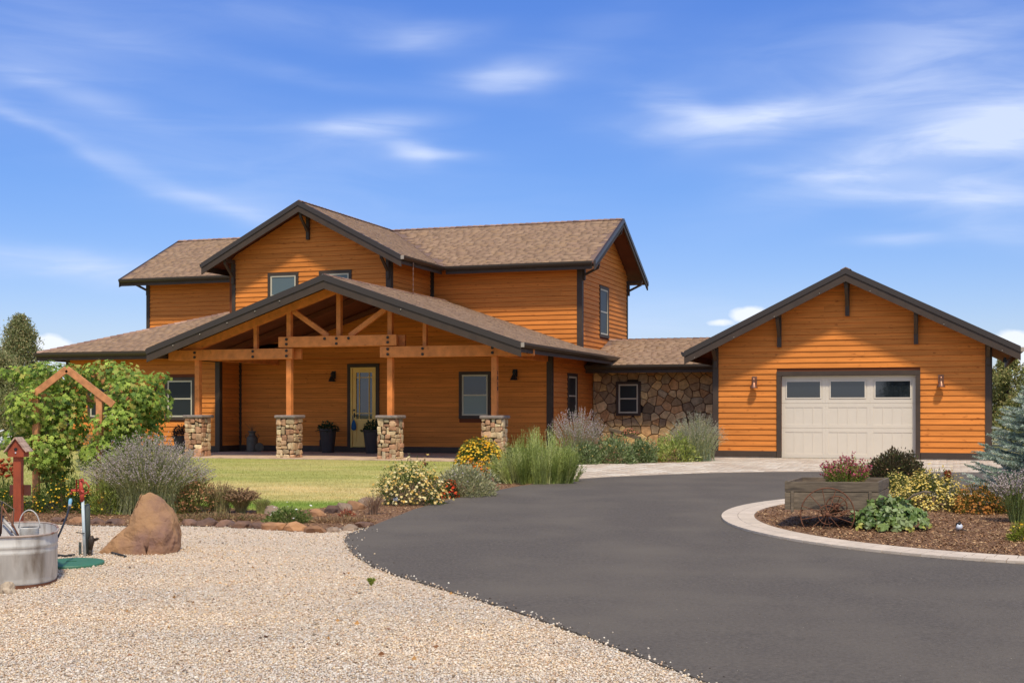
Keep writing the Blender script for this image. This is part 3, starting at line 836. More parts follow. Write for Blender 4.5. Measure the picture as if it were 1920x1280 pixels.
def rake(thg, off, c, zc, h, slope, v0, dirv=1, axis='u', both=True, top=.13, bot=.19):
    """barge boards of a gable: outer drip board and the board under it"""
    for sg in (-1, 1):
        if not both and sg < 0: continue
        def P(s, n, z): return (s, v0 + n, z) if axis == 'u' else (v0 - n, s, z)
        e = c + sg * h; ze = zc - slope * h
        for nm, za, zb, n0, n1 in (('drip_board', .012, -top, -.045, .02), ('barge_board', -top, -top - bot, -.022, .02)):
            mb = MB()
            mb.hexa([P(c, n0, zc + zb), P(e, n0, ze + zb), P(e, n1, ze + zb), P(c, n1, zc + zb), P(c, n0, zc + za), P(e, n0, ze + za), P(e, n1, ze + za), P(c, n1, zc + za)])
            mb.build(nm, M['gutter'] if nm == 'drip_board' else M['trim'], thg, off)


rake(house, HO, GC, PK, 3.22, s2, 32.83)
rake(house, HO, PR, PZ, PE + .03, PM, PV - .02, top=.14, bot=.2)
rake(house, HO, 39.3, PK, 3.42, s1, -9.83, axis='v', top=.11, bot=.15)
rake(house, HO, 39.3, PK, 3.42, s1, -26.12, axis='w', top=.11, bot=.15)
rake(garage, GO, GP, GZP, GH + .02, GS, 32.28)


def gutter(thg, off, a, b, out, z):
    """K gutter from a to b (u,v), out = outward unit vector, z = top"""
    a = Vector((a[0], a[1], 0)); b = Vector((b[0], b[1], 0)); o_ = Vector((out[0], out[1], 0))
    prof = [(0.005, -.015), (.01, -.13), (.075, -.13), (.11, -.07), (.115, -.015), (.10, -.015), (.095, -.06), (.02, -.07)]
    pts = [a + o_ * r + Vector((0, 0, z + h)) for r, h in prof]; d = b - a
    MB().prism([tuple(p) for p in pts], tuple(d)).build('gutter', M['gutter'], thg, off)
    f = [a + o_ * r + Vector((0, 0, z + h)) for r, h in ((-.03, -.02), (-.03, -.24), (.0, -.24), (.0, -.02))]
    MB().prism([tuple(p) for p in f], tuple(d)).build('fascia', M['trim'], thg, off)


gutter(house, HO, (-14.48, 35.9), (-9.9, 35.9), (0, -1), EZ)
gutter(house, HO, (-26.1, 35.9), (-21.0, 35.9), (0, -1), EZ)
gutter(house, HO, (-14.6, 32.86), (-14.6, 35.9), (1, 0), EZ)
gutter(house, HO, (-21.0, 32.86), (-21.0, 35.9), (-1, 0), EZ)
gutter(house, HO, (PR + PE, PV + .02), (PR + PE, 37.8), (1, 0), PZ - PM * PE)
gutter(house, HO, (PR - PE, PV + .02), (PR - PE, 31.68), (-1, 0), PZ - PM * PE)
gutter(house, HO, (-26.1, 31.8), (vl0 - .45, 31.8), (0, -1), WZ)
gutter(house, HO, (-26.1, 31.8), (-26.1, 42.1), (-1, 0), WZ)
gutter(house, HO, (wu + .05, 36.8), (-5.9, 36.8), (0, -1), CZ)
gutter(garage, GO, (GP + GH, 32.3), (GP + GH, 41), (1, 0), 2.74)
gutter(garage, GO, (GP - GH, 32.3), (GP - GH, 41), (-1, 0), 2.74)
# white gutter ends
for thg, off, p in ((house, HO, (PR + PE + .06, PV - .02, PZ - PM * PE - .07)), (house, HO, (-14.54, 32.8, EZ - .07)), (garage, GO, (GP + GH + .06, 32.26, 2.67))):
    MB().box(p[0] - .06, p[0] + .05, p[1] - .012, p[1] + .012, p[2] - .055, p[2] + .05).build('gutter_end', M['concrete'], thg, off)
# rain chains
for (u, v, z0, z1) in ((-21.05, 35.83, 4.3, EZ - .1), (-14.55, 33.6, 4.35, EZ - .1)):
    mb = MB(); k = 0; z = z0
    while z < z1: mb.tube([(u, v, z), (u, v, z + .07)], [.012, .02] if k % 2 else [.02, .012], 6); z += .075; k += 1
    mb.build('rain_chain', M['lamp'], house, HO)


def bracket(thg, off, axis, c, s, ztop, reach=.55, drop=.55, w=.09):
    P = W3(axis, c); mb = MB()
    def bx(a, b, n0, n1, za, zb): mb.hexa([P(a, n0, za), P(b, n0, za), P(b, n1, za), P(a, n1, za), P(a, n0, zb), P(b, n0, zb), P(b, n1, zb), P(a, n1, zb)])
    bx(s - w / 2, s + w / 2, .02, .02 + w, ztop - drop, ztop)
    bx(s - w / 2, s + w / 2, .02 + w, reach, ztop - w, ztop)
    a = w * .8
    mb.hexa([P(s - a / 2, .11, ztop - drop * .72), P(s + a / 2, .11, ztop - drop * .72), P(s + a / 2, .11, ztop - drop * .72 + a), P(s - a / 2, .11, ztop - drop * .72 + a),
             P(s - a / 2, reach - .02, ztop - w - a), P(s + a / 2, reach - .02, ztop - w - a), P(s + a / 2, reach - .02, ztop - w), P(s - a / 2, reach - .02, ztop - w)])
    mb.build('bracket', M['trim'], thg, off)


bracket(house, HO, 'u', 33.46, GC, PK - .3, drop=.75)
bracket(house, HO, 'u', 33.46, -20.3, EZ + .12, drop=.7); bracket(house, HO, 'u', 33.46, -15.25, EZ + .12, drop=.7)
bracket(house, HO, 'v', wu, 36.56, EZ + .0, drop=.5); bracket(house, HO, 'v', wu, 42.05, EZ - .0, drop=.5); bracket(house, HO, 'v', wu, 39.3, PK - .3, drop=.6)
bracket(house, HO, 'w', -25.45, 36.6, EZ, drop=.5)
bracket(garage, GO, 'u', 32.9, GP, GZP - .28, drop=.85, w=.1)
bracket(garage, GO, 'u', 32.9, -4.15, GZP - GS * 1.67 - .2, drop=.85, w=.1); bracket(garage, GO, 'u', 32.9, -.85, GZP - GS * 1.63 - .2, drop=.85, w=.1)
bracket(garage, GO, 'u', 32.9, -5.76, 2.93, drop=.6, w=.1); bracket(garage, GO, 'u', 32.9, .80, 2.93, drop=.6, w=.1)
# small floodlight under the right eave of the garage
mb = MB(); mb.tube([(1.18, 32.75, 2.5), (1.18, 32.75, 2.38)], [.03, .06], 10); mb.build('flood_light', M['black'], garage, GO)

for u_ in (-6.2, -5.2, -4.2, -3.1, -1.9, -.2, 1.1):
    z_ = GZP - GS * abs(u_ - GP) - .29
    MB().tube([(u_, 32.25, z_), (u_, 32.225, z_)], .010, 8).build('light_clip', M['concrete'], garage, GO)
for u_ in (-19.0, -18.2, -17.4, -16.6, -15.9, -12.6):
    z_ = PZ - PM * abs(u_ - PR) - .20
    MB().tube([(u_, PV - .045, z_), (u_, PV - .07, z_)], .012, 8).build('light_clip', M['concrete'], house, HO)

# ---- porch timber frame
VC = 29.3
cols = (-18.86, -16.14, -13.30, -10.53)
hw = .07


def beam(a, b, w, h, name='beam', up=(0, 0, 1)):
    return MB().bar(a, b, w, h, up).build(name, M['timber'], house, HO, bevel=.006)


for u in cols:
    MB().box(u - hw, u + hw, VC - hw, VC + hw, 1.10, 2.82).build('post', M['timber'], house, HO, bevel=.008)
for n_ in (-.125, .125):
    beam((-19.67, VC + n_, 2.69), (-15.98 + (.12 if n_ > 0 else 0), VC + n_, 2.69), .09, .27)
    beam((-13.52, VC + n_, 2.69), (-9.66 + (.1 if n_ > 0 else 0), VC + n_, 2.69), .09, .27)
    beam((-16.38, VC + n_, 2.985), (-13.07 + (.12 if n_ > 0 else 0), VC + n_, 2.985), .09, .27)
rz = lambda u: PZ - PM * abs(u - PR) - .13
for sg in (-1, 1):
    a = (PR, VC, rz(PR) - .1); b = (PR + sg * 4.95, VC, rz(PR + sg * 4.95) - .1)
    beam(a, b, .16, .2, 'rafter')
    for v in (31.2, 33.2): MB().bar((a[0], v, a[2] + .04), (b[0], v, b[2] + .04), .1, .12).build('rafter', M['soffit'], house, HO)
for u in (-16.14, -13.30, -14.72): beam((u, VC, 2.86), (u, VC, rz(u) - .18), .12, .14, 'strut', up=(0, 1, 0))
for u in (-17.12, -12.36): beam((u, VC, 2.8), (u, VC, rz(u) - .18), .1, .12, 'strut', up=(0, 1, 0))
beam((-15.02, VC, 3.12), (-16.02, VC, 3.78), .1, .13, 'brace'); beam((-14.42, VC, 3.12), (-13.42, VC, 3.78), .1, .13, 'brace')
beam((PR, 28.7, rz(PR) - .05), (PR, 33.4, rz(PR) - .05), .12, .22, 'ridge_beam')
for u in (-18.86, -10.53): beam((u, VC + .2, 2.69), (u, 33.45, 2.69), .12, .24)
for uz in [(-16.14, 2.93), (-16.14, 3.05), (-15.05, 3.05), (-14.72, 3.05), (-14.72, 2.92), (-14.38, 3.05), (-13.3, 2.93), (-13.3, 3.05), (-16.14, 2.76), (-16.14, 2.63), (-13.3, 2.76), (-13.3, 2.63),
           (-17.12, 2.76), (-17.12, 2.62), (-12.36, 2.76), (-12.36, 2.62), (-18.86, 2.75), (-18.86, 2.63), (-10.53, 2.75), (-10.53, 2.63)]:
    y = VC - .17
    MB().tube([(uz[0], y, uz[1]), (uz[0], y - .025, uz[1])], .035, 10).build('bolt', M['bolt'], house, HO)
# house number down the side of the last post
mb = MB()
for k, zz in enumerate((2.15, 2.02, 1.89, 1.77)):
    xx = cols[3] + hw
    if k % 2 == 0: mb.box(xx, xx + .006, VC - .012, VC + .012, zz - .045, zz + .045)
    else:
        mb.box(xx, xx + .006, VC - .03, VC + .03, zz + .03, zz + .045); mb.box(xx, xx + .006, VC - .03, VC + .03, zz - .045, zz - .03)
        mb.box(xx, xx + .006, VC - .03, VC - .015, zz - .03, zz + .03); mb.box(xx, xx + .006, VC + .015, VC + .03, zz - .03, zz + .03)
mb.build('house_number', M['black'], house, HO)

# ---- stone
STONES = [(196, 168, 126), (182, 150, 110), (168, 134, 100), (206, 182, 138), (166, 122, 90), (190, 152, 114), (172, 154, 120), (184, 140, 104), (204, 176, 134)]
STONES_W = [(198, 164, 114), (178, 148, 106), (208, 178, 128), (162, 138, 104), (190, 148, 100), (174, 154, 120), (214, 180, 122), (150, 128, 98)]


def clip_half(poly, p, n):
    out = []
    for i in range(len(poly)):
        a, b = poly[i], poly[(i + 1) % len(poly)]
        da = (a[0] - p[0]) * n[0] + (a[1] - p[1]) * n[1]; db = (b[0] - p[0]) * n[0] + (b[1] - p[1]) * n[1]
        if da <= 0: out.append(a)
        if da * db < 0: t = da / (da - db); out.append((a[0] + (b[0] - a[0]) * t, a[1] + (b[1] - a[1]) * t))
    return out


def voronoi(w_, h_, size, rnd, jit=.36, aspect=1.15):
    sites = []
    z = -size * .3; r = 0
    while z < h_ + size:
        rh = size * rnd.uniform(.75, 1.25); x = -size + (r % 2) * size * .55
        while x < w_ + size:
            ww = size * aspect * rnd.uniform(.65, 1.4)
            sites.append((x + rnd.uniform(-jit, jit) * size * .6, z + rnd.uniform(-jit, jit) * rh)); x += ww
        z += rh; r += 1
    cells = []
    for i, s_ in enumerate(sites):
        if not (-size < s_[0] < w_ + size and -size < s_[1] < h_ + size): continue
        poly = [(0, 0), (w_, 0), (w_, h_), (0, h_)]
        for j, q in enumerate(sites):
            if i == j or abs(q[0] - s_[0]) > 3.2 * size or abs(q[1] - s_[1]) > 3.2 * size: continue
            poly = clip_half(poly, ((s_[0] + q[0]) / 2, (s_[1] + q[1]) / 2), (q[0] - s_[0], q[1] - s_[1]))
            if len(poly) < 3: break
        if len(poly) >= 3: cells.append(poly)
    return cells


def ashlar(w_, h_, mx, rnd):
    out = []
    def rec(x0, x1, z0, z1, d):
        ww, hh = x1 - x0, z1 - z0
        if (ww <= mx * rnd.uniform(.75, 1.3) and hh <= mx * rnd.uniform(.6, 1.1)) or ww * hh < .011:
            out.append((x0, x1, z0, z1)); return
        if ww > hh * rnd.uniform(.75, 1.3): c = x0 + ww * rnd.uniform(.36, .64); rec(x0, c, z0, z1, d + 1); rec(c, x1, z0, z1, d + 1)
        else: c = z0 + hh * rnd.uniform(.36, .64); rec(x0, x1, z0, c, d + 1); rec(x0, x1, c, z1, d + 1)
    rec(0, w_, 0, h_, 0)
    cells = []
    for (x0, x1, z0, z1) in out:
        j = lambda: rnd.uniform(-.022, .022)
        p = [(x0 + j(), z0 + j()), (x1 + j(), z0 + j()), (x1 + j(), z1 + j()), (x0 + j(), z1 + j())]
        q = []
        for k in range(4):       # knock the corners off
            a, b, c = p[k - 1], p[k], p[(k + 1) % 4]; t = rnd.uniform(.05, .22)
            q.append((b[0] + (a[0] - b[0]) * t, b[1] + (a[1] - b[1]) * t)); q.append((b[0] + (c[0] - b[0]) * t, b[1] + (c[1] - b[1]) * t))
        cells.append(q)
    return cells


def stones(parent, off, P, s0, z0, cells, pal, rnd, gap=.0075, dep=.04, skip=None, joined=False):
    jm = MB()
    for poly in cells:
        cx = sum(p[0] for p in poly) / len(poly); cz = sum(p[1] for p in poly) / len(poly)
        if skip and skip(s0 + cx, z0 + cz): continue
        ext = max(max(abs(p[0] - cx), abs(p[1] - cz)) for p in poly)
        if ext < .03: continue
        d = dep * rnd.uniform(.75, 1.35); k1 = 1 - gap / ext * 1.2; k2 = k1 - min(.22, .016 / ext)
        n = len(poly); tx, tz = rnd.uniform(-.05, .05), rnd.uniform(-.05, .05)
        vs = []
        for k, dd in ((k1, 0.0), (k1, d - .012), (k2, d)):
            for p in poly:
                dx, dz = (p[0] - cx) * k, (p[1] - cz) * k
                vs.append(P(s0 + cx + dx, dd + (dx * tx + dz * tz if dd else 0), z0 + cz + dz))
        vs.append(P(s0 + cx, d + .004, z0 + cz))
        fs = [(r * n + i, r * n + (i + 1) % n, (r + 1) * n + (i + 1) % n, (r + 1) * n + i) for r in (0, 1) for i in range(n)] + [(2 * n + i, 2 * n + (i + 1) % n, 3 * n) for i in range(n)]
        mb = jm if joined else MB(); mb.col = tuple(pick(pal, 1, .14)[0]); mb.add(vs, fs)
        if not joined: mb.build('stone', M['stone'], parent, off, tone=True)
    if joined: jm.build('side_stones', M['stone'], parent, off, tone=True, kind='stuff')


rs = random.Random(11)
for u in cols:
    a = .222
    core = MB().box(u - a, u + a, VC - a, VC + a, 0.0, 1.03).build('stone_pier', M['mortar'], house, HO)
    cs_ = ashlar(2 * a + .06, 1.02, .215, rs)
    stones(core, HO, W3('u', VC - a), u - a - .03, .01, cs_, STONES, rs)
    stones(core, HO, W3('v', u + a), VC - a - .01, .01, ashlar(2 * a, 1.02, .23, rs), STONES, rs, joined=True)
    stones(core, HO, W3('w', u - a), VC - a - .01, .01, ashlar(2 * a, 1.02, .24, rs), STONES, rs, joined=True)
    cp = MB(); c_ = .30
    cp.box(u - c_, u + c_, VC - c_, VC + c_, 1.032, 1.115); cp.build('cap_stone', M['cap'], house, HO, bevel=.03)

sw0, sw1, swz = -10.35, -5.75, 2.5
sw = MB().box(sw0, sw1, 37.7, 37.9, 0, swz).build('stone_wall', M['mortar'], house, HO)
skipw = lambda s, z: (-9.55 < s < -8.93 and 1.14 < z < 2.03)
stones(sw, HO, W3('u', 37.7), sw0, .02, voronoi(sw1 - sw0, swz - .05, .245, rs), STONES_W, rs, gap=.010, dep=.04, skip=skipw)
pd = MB().box(-9.60, -8.88, 37.62, 37.7, 1.09, 2.08).build('window_surround', M['trim'], house, HO)
window(house, HO, 'u', 37.615, -9.62, -8.86, 1.07, 2.1, tr=.08, glassmats=scr)

# porch slab
pp = [UV(-20.1, 33.5), UV(-20.1, 28.75), UV(-9.9, 28.75), UV(-9.9, 33.5)]
sheet('porch_floor', pp, 0.03, M['porch'], skirt=.03)

# ---- garage walls
siding(garage, GO, 'wall', 'u', 32.9, -5.82, .86, .2, 2.8, [(-4.22, -.75, 0, 2.2)], gable=(GP, GZP - .12, GS), hole=(-4.11, -.86, 2.11))
mb = MB(); mb.box(.74, .86, 33.0, 41, .02, 2.9); mb.box(-5.82, -5.7, 33.0, 41, .02, 2.9); mb.box(-5.8, .84, 40.88, 41, .02, 2.9)
mb.build('wall', M['siding'], garage, GO)
mb = MB(); mb.box(-5.84, -4.23, 32.86, 32.92, .06, .205); mb.box(-.74, .88, 32.86, 32.92, .06, .205); mb.build('skirting_board', M['trim'], garage, GO)
mb = MB(); mb.box(-5.82, -4.23, 32.885, 33.0, 0, .06); mb.box(-.74, .86, 32.885, 33.0, 0, .06); mb.build('foundation', M['concrete'], garage, GO)
trimboard(garage, GO, 'u', 32.9, -5.84, -5.70, .205, 2.85); trimboard(garage, GO, 'u', 32.9, .74, .88, .205, 2.85)
trimboard(garage, GO, 'v', .86, 32.9, 33.02, .06, 2.8); trimboard(garage, GO, 'w', -5.82, 32.9, 33.02, .06, 2.8)


def garage_door():
    P = W3('u', 32.9)
    def bx(mb, a, b, n0, n1, za, zb): mb.hexa([P(a, n0, za), P(b, n0, za), P(b, n1, za), P(a, n1, za), P(a, n0, zb), P(b, n0, zb), P(b, n1, zb), P(a, n1, zb)])
    a, b, top = -4.11, -.86, 2.11
    mb = MB(); bx(mb, a - .11, a, -.10, .05, .03, top); bx(mb, b, b + .11, -.10, .05, .03, top); bx(mb, a - .11, b + .11, -.10, .053, top, top + .11)
    mb.build('door_frame', M['trim'], garage, GO)
    mb = MB(); bx(mb, a, b, -.16, -.105, .03, top); root = mb.build('garage_door', M['gdoor'], garage, GO)
    w_ = b - a; z_ = top - .03
    edges = [.03 + z_ * k for k in (0, .365, .665, 1.0)]
    sect = w_ / 3
    for r in range(3):
        z0, z1 = edges[r] + .004, edges[r + 1] - .004
        mb = MB()
        st = .085
        # stiles and rails standing proud of the recessed field
        for i in range(3):
            x0, x1 = a + i * sect, a + (i + 1) * sect
            l0 = x0 + (st if i == 0 else st * .9); l1 = x1 - (st if i == 2 else st * .9)
            bx(mb, x0 + (.0 if i == 0 else 0), l0, -.105, -.095, z0, z1); bx(mb, l1, x1, -.105, -.095, z0, z1)
            rl = .10 if r < 2 else .13
            bx(mb, l0, l1, -.105, -.096, z0, z0 + (.09 if r else .11)); bx(mb, l0, l1, -.105, -.096, z1 - rl, z1)
            if r < 2:
                for k in range(1, 4):
                    c = l0 + (l1 - l0) * k / 4; bx(mb, c - .012, c + .012, -.105, -.098, z0 + .09, z1 - rl)
        mb.build('panel', M['gdoor'], root, GO, bevel=.004)
    for i in range(3):
        x0, x1 = a + i * sect + .1, a + (i + 1) * sect - .1
        mb = MB(); z0, z1 = edges[2] + .115, edges[3] - .12
        mb_f = MB(); f = .03
        for (p, q, za, zb) in ((x0, x1, z1 - f, z1), (x0, x1, z0, z0 + f), (x0, x0 + f, z0 + f, z1 - f), (x1 - f, x1, z0 + f, z1 - f)): bx(mb_f, p, q, -.10, -.084, za, zb)
        mb_f.build('window_frame', M['gdoor'], root, GO)
        bx(mb, x0 + f, x1 - f, -.104, -.092, z0 + f, z1 - f); mb.build('pane', M['gglass'], root, GO)


garage_door()


def lantern(thg, off, c, s, z, m_):
    P = W3('u', c)
    mb = MB()
    mb.hexa([P(s - .065, .024, z - .04), P(s + .065, .024, z - .04), P(s + .065, .04, z - .04), P(s - .065, .04, z - .04), P(s - .065, .024, z + .17), P(s + .065, .024, z + .17), P(s + .065, .04, z + .17), P(s - .065, .04, z + .17)])
    root = mb.build('wall_lamp', m_, thg, off)
    mb = MB(); mb.tube([P(s, .03, z + .08), P(s, .10, z + .12), P(s, .15, z + .10)], .014, 8)
    mb.build('arm', m_, root, off, smooth=True)
    mb = MB(); x, y, _ = P(s, .15, 0)
    mb.lathe([(.012, .13), (.035, .12), (.045, .07), (.03, .04), (.05, .0), (.10, -.11), (.105, -.13), (.095, -.13), (.04, -.01)], 16, (x, y), z)
    mb.build('lamp_shade', m_, root, off, smooth=True)


lantern(garage, GO, 32.9, -4.78, 1.93, M['lamp']); lantern(garage, GO, 32.9, -.27, 1.93, M['lamp'])
lantern(house, HO, 33.5, -17.0, 2.2, M['black']); lantern(house, HO, 33.5, -11.43, 2.2, M['black'])

#@@PART2
# ================================================================ plants and garden things
from mathutils import noise as mnoise

PETY = ([(x, z, y) for x, y, z in PETALS[0]], PETALS[1])
GREENS = [(96, 116, 44), (78, 98, 38), (116, 134, 56), (62, 84, 34)]


def hemi(n, zmin=-.05):
    d = rng.normal(size=(n * 3, 3)); d /= np.linalg.norm(d, axis=1, keepdims=True)
    d = d[d[:, 2] > zmin][:n]
    while len(d) < n: d = np.concatenate([d, d])[:n]
    return d


def ribbons(name, P0, P1, P2, wd, material, parent, tone, seg=4, kind=None):
    n = len(P0); t = np.linspace(0, 1, seg + 1)[None, :, None]
    P = (1 - t) ** 2 * P0[:, None] + 2 * t * (1 - t) * P1[:, None] + t * t * P2[:, None]
    T = np.gradient(P, axis=1)
    sd = np.cross(T, rng.normal(size=(n, 1, 3))); sd /= np.linalg.norm(sd, axis=2, keepdims=True) + 1e-9
    wv = np.asarray(wd).reshape(-1, 1, 1) * (1 - .75 * t) * .5
    V = np.stack([P - sd * wv, P + sd * wv], 2).reshape(-1, 3)
    k = seg + 1
    i = (np.arange(n) * k * 2)[:, None] + (np.arange(seg) * 2)[None]
    Fc = np.stack([i, i + 1, i + 3, i + 2], 2).reshape(-1, 4)
    return np_mesh(name, V, Fc, material, parent, np.repeat(tone, k * 2, axis=0), kind=kind)


def plant_root(name, label, cat, px, py, wpx, hpx, depth=.85, group=None):
    """plant whose front foot is seen at (px, py), wpx wide and hpx high"""
    x, y = G(px, py); t = y; rx = wpx / 2 * t / F; ry = rx * depth
    y += ry * .8; x *= y / t; k = y / t
    root = thing(name, label, cat, (x, y, gz(y) + .01), random.uniform(-.2, .2), group)
    return root, rx * k, ry * k, hpx * t / F


def lump(d, amp=.14, seed=0.0):
    a = np.arctan2(d[:, 1], d[:, 0])
    return 1 + amp * np.sin(3 * a + seed) * np.cos(4 * d[:, 2] + seed * 2) + amp * .7 * np.sin(7 * a + 2.3 * seed + 5 * d[:, 2])


def mound(name, label, cat, px, py, wpx, hpx, n, ll, lw, pal, flowers=(), depth=.85, up=.45, group=None, shell=.55, amp=.14, nstem=30):
    root, rx, ry, h = plant_root(name, label, cat, px, py, wpx, hpx, depth, group)
    sd = random.uniform(0, 6)
    d = hemi(n); r = (shell + (1 - shell) * rng.random(n) ** .7) * lump(d, amp, sd)
    pos = d * np.array([rx, ry, h]) * r[:, None]; pos[:, 2] = np.maximum(pos[:, 2], .01)
    dr = d + np.array([0, 0, up]) + rng.normal(0, .45, (n, 3))
    s_ = rng.uniform(.65, 1.3, n)
    scatter('foliage', *LEAF, pos, basis(dr), np.stack([lw * s_, ll * s_, ll * s_], 1), M['leaf'], root, pick(pal, n, .16))
    ds = hemi(nstem, .15)
    z0 = np.zeros((nstem, 3)); z0[:, :2] = rng.normal(0, .04, (nstem, 2))
    e_ = ds * np.array([rx, ry, h]) * .85
    ribbons('stems', z0, e_ * .5 + np.array([0, 0, h * .12]), e_, np.full(nstem, .008), M['stem'], root, pick([(96, 84, 50), (86, 92, 46)], nstem))
    for (fn, fs, fpal, zmin, spread) in flowers:
        d = hemi(fn, zmin); r = (1.0 + rng.uniform(-.10, spread, fn)) * lump(d, amp, sd)
        pos = d * np.array([rx, ry, h]) * r[:, None]
        dr = d * .8 + np.array([0, -.15, .7]) + rng.normal(0, .3, (fn, 3))
        scatter('flowers', *PETY, pos, basis(dr), fs * rng.uniform(.7, 1.25, fn), M['flower'], root, pick(fpal, fn, .12), kind='stuff')
    return root, rx, ry, h


def spiky(name, label, cat, px, py, wpx, hpx, n, stempal, leafpal, flpal=None, depth=.9, spread=.75, leafn=10, ll=.03, lw=.006, fl_part=.32, fs=.009, droop=.12, group=None, sw=.006, bs=.22):
    root, rx, ry, h = plant_root(name, label, cat, px, py, wpx, hpx, depth, group)
    a = rng.uniform(0, 2 * math.pi, n); q = rng.random(n) ** .52 * spread
    k_ = (rng.random(n) ** .5 if bs < .4 else np.ones(n)) * bs * (1 if bs < .4 else q / spread)
    b0 = np.stack([np.cos(a) * rx * k_, np.sin(a) * ry * k_, np.zeros(n)], 1)
    hh = h * (1 - .45 * q ** 2) * rng.uniform(.72, 1.04, n)
    tip = np.stack([np.cos(a) * rx * q / spread, np.sin(a) * ry * q / spread, hh], 1)
    mid = tip * np.array([.42, .42, .62]); mid[:, 2] += droop * h
    ribbons('stems', b0, mid, tip, np.full(n, sw), M['stem'], root, pick(stempal, n), seg=5)
    if leafn:
        m_ = n * leafn; idx = np.repeat(np.arange(n), leafn); t = rng.uniform(.06, 1 - fl_part * .6, m_)[:, None]
        P = (1 - t) ** 2 * b0[idx] + 2 * t * (1 - t) * mid[idx] + t * t * tip[idx]
        T = 2 * (1 - t) * (mid[idx] - b0[idx]) + 2 * t * (tip[idx] - mid[idx]); T /= np.linalg.norm(T, axis=1, keepdims=True)
        s_ = rng.uniform(.6, 1.3, m_)
        scatter('foliage', *LEAF, P, basis(T + rng.normal(0, .42, (m_, 3))), np.stack([lw * s_, ll * s_, ll * s_], 1), M['leaf'], root, pick(leafpal, m_, .15))
    if flpal:
        k = 7; m_ = n * k; idx = np.repeat(np.arange(n), k); t = (1 - fl_part * rng.random(m_))[:, None]
        P = (1 - t) ** 2 * b0[idx] + 2 * t * (1 - t) * mid[idx] + t * t * tip[idx] + rng.normal(0, .004, (m_, 3))
        scatter('flowers', *OCTA, P, basis(rng.normal(size=(m_, 3))), np.stack([np.full(m_, fs), np.full(m_, fs * 1.7), np.full(m_, fs)], 1) * rng.uniform(.6, 1.2, (m_, 1)), M['flower'], root, pick(flpal, m_, .15), kind='stuff')
    return root


def plume_bush(name, label, cat, px, py, wpx, hpx, nclump, nst, pal, depth=.75, leafn=12, ll=.045, lw=.007):
    root, rx, ry, h = plant_root(name, label, cat, px, py, wpx, hpx, depth)
    ca = rng.uniform(0, 2 * math.pi, nclump); cr = rng.random(nclump) ** .5
    cb = np.stack([np.cos(ca) * cr * rx * .80, np.sin(ca) * cr * ry * .80, np.zeros(nclump)], 1)
    ch = h * (1 - .50 * cr ** 2.2) * rng.uniform(.62, 1.08, nclump)
    ctone = pick(pal, nclump, .12)
    n = nclump * nst; ci = np.repeat(np.arange(nclump), nst)
    b0 = cb[ci] + np.concatenate([rng.normal(0, .025, (n, 2)), np.zeros((n, 1))], 1)
    q = rng.random(n)
    out = np.stack([np.cos(ca), np.sin(ca)], 1)[ci] * (cr[ci, None] ** 2) * rx * .20
    tip = np.concatenate([cb[ci, :2] + out + rng.normal(0, .055, (n, 2)), (ch[ci] * (1 - .5 * q))[:, None]], 1)
    mid = (b0 + tip) / 2 + np.array([0, 0, .03])
    tn = ctone[ci] * (1 + rng.normal(0, .1, (n, 1)))
    ribbons('stems', b0, mid, tip, np.full(n, .007), M['stem'], root, np.clip(tn, .01, .9), seg=4)
    m_ = n * leafn; idx = np.repeat(np.arange(n), leafn); t = rng.uniform(.05, 1, m_)[:, None]
    P = (1 - t) ** 2 * b0[idx] + 2 * t * (1 - t) * mid[idx] + t * t * tip[idx]
    T = tip[idx] - b0[idx]; T /= np.linalg.norm(T, axis=1, keepdims=True); s_ = rng.uniform(.6, 1.3, m_)
    scatter('foliage', *LEAF, P, basis(T + rng.normal(0, .36, (m_, 3))), np.stack([lw * s_, ll * s_, ll * s_], 1), M['leaf'], root, np.clip(tn[idx] * (1 + rng.normal(0, .12, (m_, 1))), .01, .9))
    return root


LAV = [(194, 174, 170), (178, 162, 154), (206, 190, 182), (170, 162, 136)]
LAVS = [(142, 142, 98), (124, 128, 84), (160, 156, 114)]
LAVL = [(162, 162, 106), (144, 148, 88), (178, 176, 126), (120, 128, 72)]
spiky('lavender_bush', 'large purple grey lavender bush behind the big brown boulder', 'lavender', 278, 970, 256, 156, 1500, LAVS, LAVL, LAV, leafn=12, ll=.05, lw=.009, fs=.0065, spread=1.0, bs=.62, droop=.0, fl_part=.26, group='purple flowering sage and lavender bushes')
spiky('russian_sage', 'pale purple flowering sage bush at the house corner by the narrow window', 'shrub', 1082, 873, 120, 112, 420, [(150, 132, 112), (126, 128, 92)], LAVL, LAV, leafn=10, bs=.5, ll=.035, lw=.008, fs=.008, sw=.007, spread=.9, droop=.0, group='purple flowering sage and lavender bushes')
spiky('russian_sage', 'airy silver green sage bush against the left corner board of the garage', 'shrub', 1305, 868, 130, 98, 520, [(140, 148, 116), (122, 134, 98)], [(160, 160, 108), (142, 146, 90), (178, 174, 126)], [(190, 182, 156), (176, 166, 144)], leafn=14, ll=.05, lw=.010, fs=.007, sw=.008, bs=.55, spread=1.0, droop=.02, group='purple flowering sage and lavender bushes')
spiky('lavender_bush', 'lavender bush with straw coloured stems beside the blue spruce', 'lavender', 1908, 990, 120, 108, 330, [(134, 142, 84), (118, 132, 68)], [(116, 134, 62), (132, 146, 84)], [(180, 164, 156), (194, 178, 168), (166, 154, 142)], leafn=9, ll=.04, lw=.006, fs=.009, group='purple flowering sage and lavender bushes')
plume_bush('feathery_shrub', 'tall bright green feathery shrub bulging over the edge of the driveway', 'shrub', 1012, 910, 186, 112, 150, 24, [(160, 168, 92), (142, 154, 76), (180, 182, 116), (124, 136, 64)])
